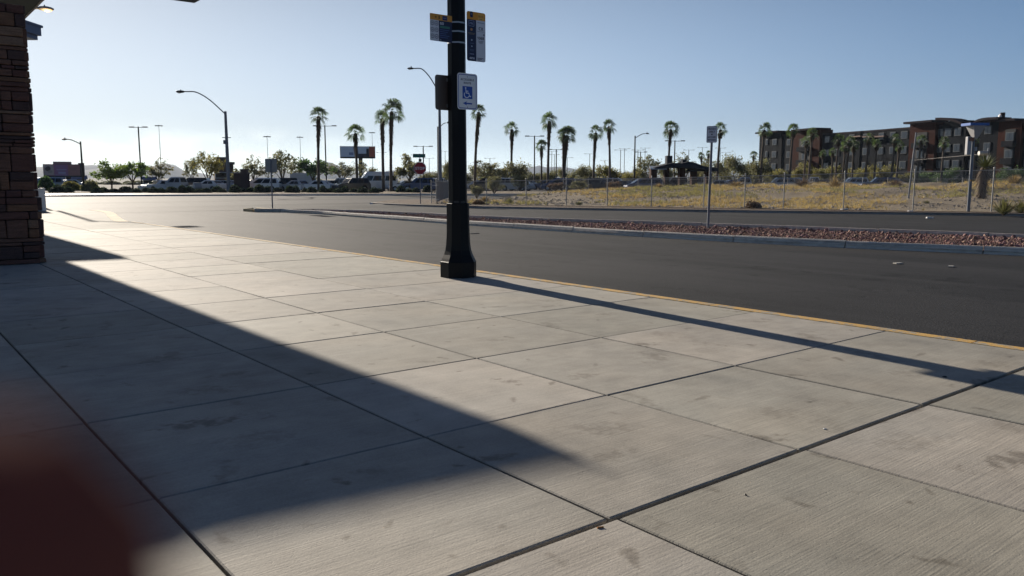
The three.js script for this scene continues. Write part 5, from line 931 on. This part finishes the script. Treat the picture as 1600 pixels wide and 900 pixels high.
// ---------------------------------------------------------------- billboards, houses, shelter
{
  const d = 190, p = spot(102, d), t = thing('billboard', 'brown billboard with a photo panel and pale lettering at the left', 'billboard', p, Math.atan2(-p.x, -p.z)), k = d / FPX, y = (q) => levelAt(102, q, d) - p.y;
  const tex = canvasTex(480, 220, (x, w, h) => { x.fillStyle = '#c78a8c'; x.fillRect(0, 0, w, h); x.fillStyle = '#d0b6a8'; x.fillRect(8, 12, 124, 180); x.fillStyle = '#5f4440'; x.beginPath(); x.ellipse(58, 80, 34, 44, 0.3, 0, 7); x.fill(); x.fillStyle = '#b39c8e'; x.beginPath(); x.ellipse(86, 130, 30, 26, 0, 0, 7); x.fill(); x.fillStyle = '#b57a96'; x.fillRect(140, 6, 180, 200); x.fillStyle = '#a58cab'; for (const [a, b, c] of [[160, 24, 120], [160, 54, 140], [170, 110, 110]]) x.fillRect(a, b, c, 12); x.font = 'bold 56px sans-serif'; x.fillStyle = '#c4aec6'; x.fillRect(170, 84, 130, 16); x.fillRect(190, 134, 100, 36); x.fillRect(150, 186, 150, 8); x.fillStyle = '#bd8176'; x.fillRect(320, 0, 160, h); x.fillStyle = '#8a6a62'; x.fillRect(340, 60, 100, 10); x.fillRect(350, 90, 80, 8); });
  part('panel', rbox(44 * k, 17 * k, 0.6, 0.05, -3 * k, (y(258) + y(275)) / 2, 0), M.bronze, t);
  part('poster', new THREE.PlaneGeometry(43.4 * k, 16.2 * k).translate(-3 * k, (y(258) + y(275)) / 2, 0.31), signFace(tex, 0.6), t);
  part('extension', box(22 * k, 5 * k, 0.5, -2 * k, (y(253) + y(258)) / 2, 0.02), std(0.42, 0.22, 0.22, 0.6), t); part('end_panel', box(7.5 * k, 19 * k, 0.8, 20.5 * k, (y(256) + y(275)) / 2, -0.3), std(0.10, 0.075, 0.07, 0.7), t);
  part('post', cyl(0.45, 0.45, y(275), 4 * k, 0, -0.5, 12), M.bronze, t); part('catwalk', box(46 * k, 0.25, 1.2, -2 * k, y(275.6), 0.4), M.darkMetal, t);
}
{
  const d = 210, p = spot(560, d), t = thing('billboard', 'white billboard with rust-red end behind the shorter palm', 'billboard', p, Math.atan2(-p.x, -p.z)), k = d / FPX, y = (q) => levelAt(560, q, d) - p.y;
  const tex = canvasTex(480, 160, (x, w, h) => { x.fillStyle = '#f2f4f8'; x.fillRect(0, 0, w, h); x.fillStyle = '#9aa3c0'; x.fillRect(120, 90, 60, 40); x.fillStyle = '#3a3c4c'; x.beginPath(); x.moveTo(180, 10); x.lineTo(240, 10); x.lineTo(252, 160); x.lineTo(200, 160); x.fill(); x.fillRect(250, 110, 150, 50); x.fillStyle = '#2b2d38'; x.fillRect(360, 30, 40, 130); x.fillStyle = '#cc6a4c'; x.fillRect(398, 0, 82, h); });
  part('panel', rbox(52.5 * k, 18 * k, 0.7, 0.05, 0, (y(229) + y(247)) / 2, 0), M.bronze, t); part('poster', new THREE.PlaneGeometry(51.5 * k, 15.5 * k).translate(0, (y(229.5) + y(245)) / 2, 0.36), signFace(tex, 0.6), t);
  part('post', cyl(0.5, 0.5, y(247), 4 * k, 0, -0.4, 12), M.bronze, t); part('skirt', box(48 * k, 2.2 * k, 0.9, 1.5 * k, y(246.4), 0.1), M.darkMetal, t);
}
function house(label, px, d, w, topPy, wallM, roofM, flatRoof, group) {
  const p = spot(px, d, d > 240 ? 0.6 : undefined), k = d / FPX, W = w * k, H = levelAt(px, topPy, d) - p.y, t = thing('house', label, 'building', p, Math.atan2(-p.x, -p.z) * 0.7 + 0.2, group), wh = flatRoof ? H : H * 0.62, D = Math.min(9, W * 0.7);
  part('wall', box(W, wh, D, 0, wh / 2, 0), wallM, t);
  if (flatRoof) part('roof', merge([box(W + 0.5, 0.5, D + 0.5, 0, wh + 0.1, 0), box(W * 0.5, 1.0, D * 0.6, -W * 0.1, wh + 0.8, 0)]), roofM, t);
  else { const s = new THREE.Shape(); s.moveTo(-D / 2 - 0.5, wh); s.lineTo(0, H); s.lineTo(D / 2 + 0.5, wh); s.lineTo(-D / 2 - 0.5, wh); part('roof', new THREE.ExtrudeGeometry(s, { depth: W + 0.8, bevelEnabled: false }).rotateY(Math.PI / 2).translate(-W / 2 - 0.4, 0, 0), roofM, t); }
  for (let i = -1; i <= 1; i++) { const wn = part('window', box(1.5, 1.2, 0.1, i * W * 0.28, wh * 0.5, D / 2 + 0.03), M.white, t); part('pane', box(1.3, 1.0, 0.06, i * W * 0.28, wh * 0.5, D / 2 + 0.07), M.glass, wn); }
  return t;
}
const wallTan = std(0.30, 0.23, 0.17, 0.85), roofGrey = std(0.32, 0.31, 0.30, 0.7), roofBlue = std(0.10, 0.13, 0.22, 0.7), roofDark = std(0.10, 0.075, 0.07, 0.8);
house('low house with pale roof under the left billboard', 88, 260, 24, 276, wallTan, roofGrey, false);
house('low house with blue-grey roof right of the billboard post', 120, 250, 22, 274, wallTan, roofBlue, false);
house('small house with dark blue roof between lot light and mast', 233, 220, 14, 276, wallTan, roofBlue, false);
house('brown flat-roofed building behind the tall curved street lamp', 350, 170, 26, 256, std(0.11, 0.065, 0.05, 0.85), roofDark, true);
{ const p = spot(378, 112), t = thing('low_wall', 'low dark brown wall right of the tall curved street lamp', 'wall', p, 0.15); const k = 112 / FPX; part('panel', box(22 * k, 2.3, 0.3, 0, 1.15, 0), std(0.075, 0.05, 0.045, 0.85), t); part('coping', box(24 * k, 0.18, 0.5, 0, 2.39, 0), std(0.25, 0.22, 0.2, 0.7), t); part('pier', box(0.9, 2.9, 0.7, 4 * k, 1.45, 0.1), std(0.06, 0.04, 0.04, 0.85), t); }
{
  // dark park-and-ride shelter with sloped roofs
  const d = 116, c = spot(1062, d), t = thing('transit_shelter', 'dark shelter with wavy roof and brown piers behind the vacant lot', 'shelter', c, 0.05), k = d / FPX, X = (px) => (px - 1062) * k, y = (q) => levelAt(1062, q, d) - c.y;
  const dark = phys(0.030, 0.035, 0.047, 0.9, 0.3, {}), brown = phys(0.055, 0.026, 0.02, 0.9, 0.25, {}), pale = std(0.30, 0.34, 0.38, 0.45, 0.3);
  const prof = [[1018, 262], [1030, 259], [1044, 255], [1058, 256], [1068, 253], [1078, 255], [1090, 260], [1112, 263]], s = new THREE.Shape();
  prof.forEach(([a, b], i) => s[i ? 'lineTo' : 'moveTo'](X(a), y(b))); for (const [a, b] of [[1112, 268], [1092, 265], [1072, 263], [1046, 262], [1018, 265]]) s.lineTo(X(a), y(b));
  part('roof', new THREE.ExtrudeGeometry(s, { depth: 5, bevelEnabled: false }).translate(0, 0, -2.5), dark, t);
  part('lower_roof', hexa([V(X(1010), y(265.5), 3), V(X(1034), y(265.5), 3), V(X(1040), y(260), -1.5), V(X(1018), y(260), -1.5)], [V(X(1010), y(264.8), 3), V(X(1034), y(264.8), 3), V(X(1040), y(259), -1.5), V(X(1018), y(259), -1.5)]), pale, t);
  for (const [a, w] of [[1021, 9], [1041, 6], [1064, 8], [1083, 8], [1104, 6]]) part('pier', box(w * k, y(263) , 1.2, X(a), y(263) / 2, 0), brown, t);
  part('chimney', box(8 * k, 1.2, 1.2, X(1043), y(250.5), 0.5), dark, t); part('vent', box(6 * k, 0.7, 1.2, X(1066), y(253), 0.3), dark, t); part('beam', box(40 * k, 0.3, 0.4, X(1090), y(266.5), 1), dark, t);
}

// ---------------------------------------------------------------- apartment building
{
  const P0 = spot(1186, 222), P1 = spot(1640, 168), dir = P1.clone().sub(P0).setY(0).normalize(), nrm = V(-dir.z, 0, dir.x); if (nrm.z < 0) nrm.negate();
  const at = (px) => { const s = sight(px, 240), den = s.x * dir.z - s.z * dir.x, tt = (P0.x * dir.z - P0.z * dir.x) / den; return V(s.x * tt, 0, s.z * tt); };
  const along = (px) => at(px).sub(V(P0.x, 0, P0.z)).dot(dir), dist = (px) => { const p = at(px); return Math.hypot(p.x, p.z); }, gy = 0.7;
  const t = thing('apartment_building', 'long dark four-storey apartment building with brown towers at the right', 'building', V(P0.x, gy, P0.z), Math.atan2(-dir.z, dir.x));
  // local: +x along the facade, +z towards the viewer, y up from the ground
  const lv = (px, py) => levelAt(px, py, dist(px)) - gy;
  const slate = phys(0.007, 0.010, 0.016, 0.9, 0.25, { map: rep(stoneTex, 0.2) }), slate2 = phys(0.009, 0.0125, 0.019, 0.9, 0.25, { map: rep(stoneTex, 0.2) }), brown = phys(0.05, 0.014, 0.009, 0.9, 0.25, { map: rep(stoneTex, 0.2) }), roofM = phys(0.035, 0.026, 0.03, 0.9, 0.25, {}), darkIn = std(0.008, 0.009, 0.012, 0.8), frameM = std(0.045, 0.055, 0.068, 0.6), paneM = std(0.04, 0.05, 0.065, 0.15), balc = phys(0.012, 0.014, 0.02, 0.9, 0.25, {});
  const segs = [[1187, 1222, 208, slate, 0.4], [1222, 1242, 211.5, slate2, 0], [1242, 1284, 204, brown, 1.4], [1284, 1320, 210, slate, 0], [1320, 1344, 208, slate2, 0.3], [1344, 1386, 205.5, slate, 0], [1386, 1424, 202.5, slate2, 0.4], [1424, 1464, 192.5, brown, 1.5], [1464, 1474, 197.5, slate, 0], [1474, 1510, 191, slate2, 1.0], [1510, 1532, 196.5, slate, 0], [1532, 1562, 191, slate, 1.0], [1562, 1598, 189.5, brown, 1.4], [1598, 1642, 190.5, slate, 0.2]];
  for (const [a, b, py, m, proud] of segs) {
    const x0 = along(a), x1 = along(b), H = lv((a + b) / 2, py), w = x1 - x0;
    const pr = proud * 0.55, body = 11.5, up = H > body + 0.4 ? 3 : 14;
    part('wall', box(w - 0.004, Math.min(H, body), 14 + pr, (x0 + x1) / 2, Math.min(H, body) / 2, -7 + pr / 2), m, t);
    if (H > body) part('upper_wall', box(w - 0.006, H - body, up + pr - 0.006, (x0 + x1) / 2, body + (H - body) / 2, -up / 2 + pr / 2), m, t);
    if (m !== brown && py > 193) part('parapet', box(w - 0.02, 0.35, 0.5, (x0 + x1) / 2, H + 0.175, proud * 0.55 - 0.2), roofM, t);
  }
  const slabRoof = (a, b, py, proud) => { const x0 = along(a + 1), x1 = along(b - 7); part('roof_slab', box(x1 - x0, 0.4, 4.6, (x0 + x1) / 2, lv((a + b) / 2, py), -1.9 + proud * 0.55), roofM, t); };
  slabRoof(1184, 1226, 206.5, 1.6); slabRoof(1243, 1289, 202.3, 2.6); slabRoof(1418, 1470, 190.8, 2.6); slabRoof(1560, 1598, 187.8, 2.2);
  const arcRoof = (list, proud) => { const s = new THREE.Shape(); list.forEach(([px, py], i) => s[i ? 'lineTo' : 'moveTo'](along(px), lv(px, py))); [...list].reverse().forEach(([px, py]) => s.lineTo(along(px), lv(px, py) - 0.45)); part('curved_roof', new THREE.ExtrudeGeometry(s, { depth: 3.6, bevelEnabled: false }).translate(0, 0, -2.8 + proud * 0.55), roofM, t); };
  arcRoof([[1469, 184.5], [1478, 184.2], [1488, 185], [1496, 186.6], [1503, 188.8], [1511, 192]], 2);
  arcRoof([[1528, 191.5], [1531, 189], [1536, 186.6], [1542, 185], [1550, 184], [1566, 183.2]], 2);
  { const x0 = along(1476), x1 = along(1503), H = lv(1490, 187); part('attic_wall', box(x1 - x0, H - lv(1490, 192), 3, (x0 + x1) / 2, (H + lv(1490, 192)) / 2 - 0.2, -1.2), slate2, t); const z0 = along(1535), z1 = along(1560), K = lv(1548, 186); part('attic_wall', box(z1 - z0, K - lv(1548, 192), 3, (z0 + z1) / 2, (K + lv(1548, 192)) / 2 - 0.2, -1.2), std(0.10, 0.06, 0.06, 0.8), t); }
  part('roof_dome', new THREE.SphereGeometry(0.55, 12, 8).translate(along(1548), lv(1548, 182), -2), M.white, t); part('roof_vent', cyl(0.4, 0.4, 1.0, along(1550), lv(1550, 184.2), -2, 8), roofM, t);
  // windows in rows
  const rowsAt = (px) => { const f = dist(px) / 222; void f; const g = lv(px, px < 1290 ? 222 : lerp(218, 200, (px - 1290) / 310)); return [g, g - 3.05, g - 6.1, g - 9.15]; };
  const win = (px, w, h, y, z) => { const x = along(px), f = part('window', box(w, h, 0.14, x, y, z * 0.55 + 0.05), frameM, t); part('pane', box((w - 0.3) / 2, h - 0.24, 0.08, x - w / 4 + 0.04, y, z * 0.55 + 0.10), paneM, f); part('pane', box((w - 0.3) / 2, h - 0.24, 0.08, x + w / 4 - 0.04, y, z * 0.55 + 0.10), paneM, f); };
  for (const [px, w, z] of [[1199, 0.9, 0.4], [1211, 1.7, 0.4], [1232, 1.3, 0], [1292, 1.6, 0], [1308, 1.5, 0], [1331, 1.5, 0.3], [1352, 1.5, 0], [1376, 1.5, 0], [1395, 1.4, 0.4], [1413, 1.7, 0.4], [1468.5, 1.3, 0], [1483, 1.5, 1.0], [1498, 1.5, 1.0], [1520, 1.4, 0], [1545, 1.4, 1.0], [1608, 1.5, 0.2], [1624, 1.5, 0.2]]) rowsAt(px).forEach((y, i) => { if (!(px > 1290 && px < 1325 && i === 0 && px > 1300)) win(px, w, 1.5, y, z); });
  // balcony recesses of the brown towers
  for (const [a, b, top] of [[1253, 1270, 216], [1433, 1452, 207], [1574, 1590, 202]]) {
    const x0 = along(a), x1 = along(b), H = lv((a + b) / 2, top), mid = (a + b) / 2;
    part('balcony_bay', box(x1 - x0, H, 0.3, (x0 + x1) / 2, H / 2, 0.78), darkIn, t);
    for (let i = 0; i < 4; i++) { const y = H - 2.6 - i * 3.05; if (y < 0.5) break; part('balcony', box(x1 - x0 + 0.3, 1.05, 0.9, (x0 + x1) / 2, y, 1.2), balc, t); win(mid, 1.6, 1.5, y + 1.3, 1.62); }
  }
  for (const px of [1340, 1376, 1362]) part('awning', box(3.4, 0.25, 1.2, along(px), lv(px, 213.5), 0.6), std(0.22, 0.13, 0.10, 0.7), t);
}

// ---------------------------------------------------------------- small litter
{
  const bit = (name, label, cat, p, g, m, ry = 0) => { const t = thing(name, label, cat, p, ry); part('piece', g, m, t); };
  bit('crumpled_paper', 'white crumpled paper on the second road', 'litter', gp(1451, 341, -0.115), merge([box(0.20, 0.06, 0.12, 0, 0.03, 0), box(0.14, 0.05, 0.1, 0.13, 0.025, 0.02, 0.4)]), M.white);
  bit('crumpled_paper', 'white scrap at the foot of the fence by the near post', 'litter', gp(1318, 327.6, 0.02), merge([box(0.3, 0.05, 0.2, 0, 0.03, 0, 0.3), box(0.18, 0.08, 0.12, 0.18, 0.04, 0, 1)]), M.white);
  bit('crumpled_paper', 'white scrap left of the leaning mast along the fence', 'litter', gp(1421, 330.5, 0.02), merge([box(0.18, 0.05, 0.14, 0, 0.03, 0, 0.3), box(0.1, 0.06, 0.1, 0.12, 0.03, 0, 1)]), M.white);
  bit('pale_rock', 'white rock lying on the kerb nose of the street corner', 'rock', gp(580, 319.3, -0.1), new THREE.DodecahedronGeometry(0.16, 0).scale(1, 0.8, 1), M.white);
  bit('flat_litter', 'flat dark litter on the bus lane before the median', 'litter', gp(741, 365, -0.115), box(0.3, 0.015, 0.14, 0, 0.008, 0, 0.5), M.darkMetal);
  bit('leaf_litter', 'pale flattened cup on the bus lane', 'litter', gp(1403, 412, -0.115), merge([box(0.16, 0.02, 0.1, 0, 0.01, 0, 0.3)]), std(0.4, 0.38, 0.34, 0.8));
  bit('leaf_litter', 'pale scrap near the right end of the bus lane', 'litter', gp(1486, 417, -0.115), merge([box(0.14, 0.02, 0.09, 0, 0.01, 0, 0.9)]), std(0.4, 0.38, 0.34, 0.8));
  bit('cigarette_end', 'orange cigarette end in the wide joint at the bottom', 'cigarette end', gp(938, 824, 0.004), new THREE.CylinderGeometry(0.004, 0.004, 0.03, 8).rotateZ(Math.PI / 2).rotateY(0.3), std(0.5, 0.22, 0.06, 0.7));
  bit('pebble', 'dark pebble on the slab near the pole shadow', 'pebble', gp(1476, 589, 0.004), new THREE.DodecahedronGeometry(0.014, 0).scale(1.4, 0.7, 1), M.darkMetal);
  bit('pebble', 'tiny dark pebble on the front slab', 'pebble', gp(1165, 773, 0.002), new THREE.DodecahedronGeometry(0.006, 0), M.darkMetal);
  bit('pebble', 'pale chip on the slab at the centre right', 'pebble', gp(1289, 670, 0.002), new THREE.DodecahedronGeometry(0.008, 0).scale(1.6, 0.5, 1), M.white);
}

// ---------------------------------------------------------------- the photographer's hand, one fingertip over the lens
{
  // joints in camera axes (x right, y up, z towards the photographer), metres
  const tipZ = -0.028, px2 = (px, py, z = tipZ) => V((px - 800) / FPX * -z, -(py - 450) / FPX * -z, z);
  const tip = px2(-48, 938), d1 = V(-0.55, -0.80, 0.22).normalize(), J = [];
  const chain = (pts, rs) => { for (let i = 0; i < pts.length - 1; i++) J.push([pts[i], pts[i + 1], rs[i], rs[i + 1]]); };
  const pip = tip.clone().addScaledVector(d1, 0.022), kn = pip.clone().add(V(-0.012, -0.027, 0.012)), mcp = kn.clone().add(V(-0.018, -0.034, 0.022));
  chain([tip, pip, kn, mcp], [0.0066, 0.0075, 0.0085, 0.0105]);
  const palm0 = mcp.clone().add(V(-0.02, -0.05, 0.035)), wrist = palm0.clone().add(V(-0.02, -0.035, 0.03));
  for (let i = 1; i <= 3; i++) { const m = mcp.clone().add(V(-0.004 * i, -0.019 * i, -0.001 * i)), k1 = m.clone().add(V(0.002, -0.030, -0.024 + 0.003 * i)), k2 = k1.clone().add(V(0.022, -0.002, -0.010)), k3 = k2.clone().add(V(0.016, -0.004, 0.010)); chain([m, k1, k2, k3], [0.0105, 0.0092, 0.0082, 0.0070]); chain([palm0, m], [0.015, 0.0125]); }
  chain([palm0, mcp], [0.015, 0.012]); chain([palm0, wrist], [0.019, 0.021]); chain([wrist, wrist.clone().add(V(-0.03, -0.06, 0.06))], [0.021, 0.025]);
  const th = palm0.clone().add(V(0.012, 0.018, 0.014)), t1 = th.clone().add(V(0.022, 0.026, 0.004)), t2 = t1.clone().add(V(0.016, 0.016, -0.004)); chain([palm0, th, t1, t2], [0.016, 0.0125, 0.0095, 0.0078]);
  const bb = new THREE.Box3(); for (const [a, b] of J) bb.expandByPoint(a).expandByPoint(b); bb.expandByScalar(0.03);
  const size = bb.getSize(V()), S = Math.max(size.x, size.y, size.z) / 2, C = bb.getCenter(V()), R = 92, mc = new MarchingCubes(R, new THREE.MeshStandardMaterial(), false, false, 200000);
  const p = V(), ab = V(), ap = V();
  for (let z = 0; z < R; z++) for (let y = 0; y < R; y++) for (let x = 0; x < R; x++) {
    p.set((x - R / 2) / (R / 2) * S + C.x, (y - R / 2) / (R / 2) * S + C.y, (z - R / 2) / (R / 2) * S + C.z);
    let acc = 0; const kk = 0.0045;
    for (const [a, b, ra, rb] of J) { ab.subVectors(b, a); ap.subVectors(p, a); const t = clamp(ap.dot(ab) / ab.lengthSq()), dd = ap.addScaledVector(ab, -t).length() - lerp(ra, rb, t); acc += Math.exp(-Math.min(dd, 0.2) / kk); }
    mc.field[x + y * R + z * R * R] = kk * Math.log(Math.max(acc, 1e-30));
  }
  mc.isolation = 0; mc.update();
  const n = mc.count, pa = mc.positionArray.slice(0, n * 3), na = mc.normalArray.slice(0, n * 3), g = new THREE.BufferGeometry();
  for (let i = 0; i < n; i++) { pa[i * 3] = pa[i * 3] * S + C.x; pa[i * 3 + 1] = pa[i * 3 + 1] * S + C.y; pa[i * 3 + 2] = pa[i * 3 + 2] * S + C.z; }
  g.setAttribute('position', new THREE.BufferAttribute(pa, 3)); g.setAttribute('normal', new THREE.BufferAttribute(na, 3)); g.computeVertexNormals();
  const skin = new THREE.MeshPhysicalMaterial({ roughness: 1, side: THREE.DoubleSide, specularIntensity: 0.05, transmission: 0.55, thickness: 0 }); skin.color.setRGB(0.185, 0.098, 0.084);
  const o = new THREE.Mesh(clean(g), skin); o.name = 'hand'; o.castShadow = o.receiveShadow = true; o.position.copy(camera.position); o.quaternion.copy(camera.quaternion);
  scene.add(o); tag(o, "photographer's out-of-focus fingertip and hand at the bottom left", 'hand');
}

renderer.render(scene, camera);
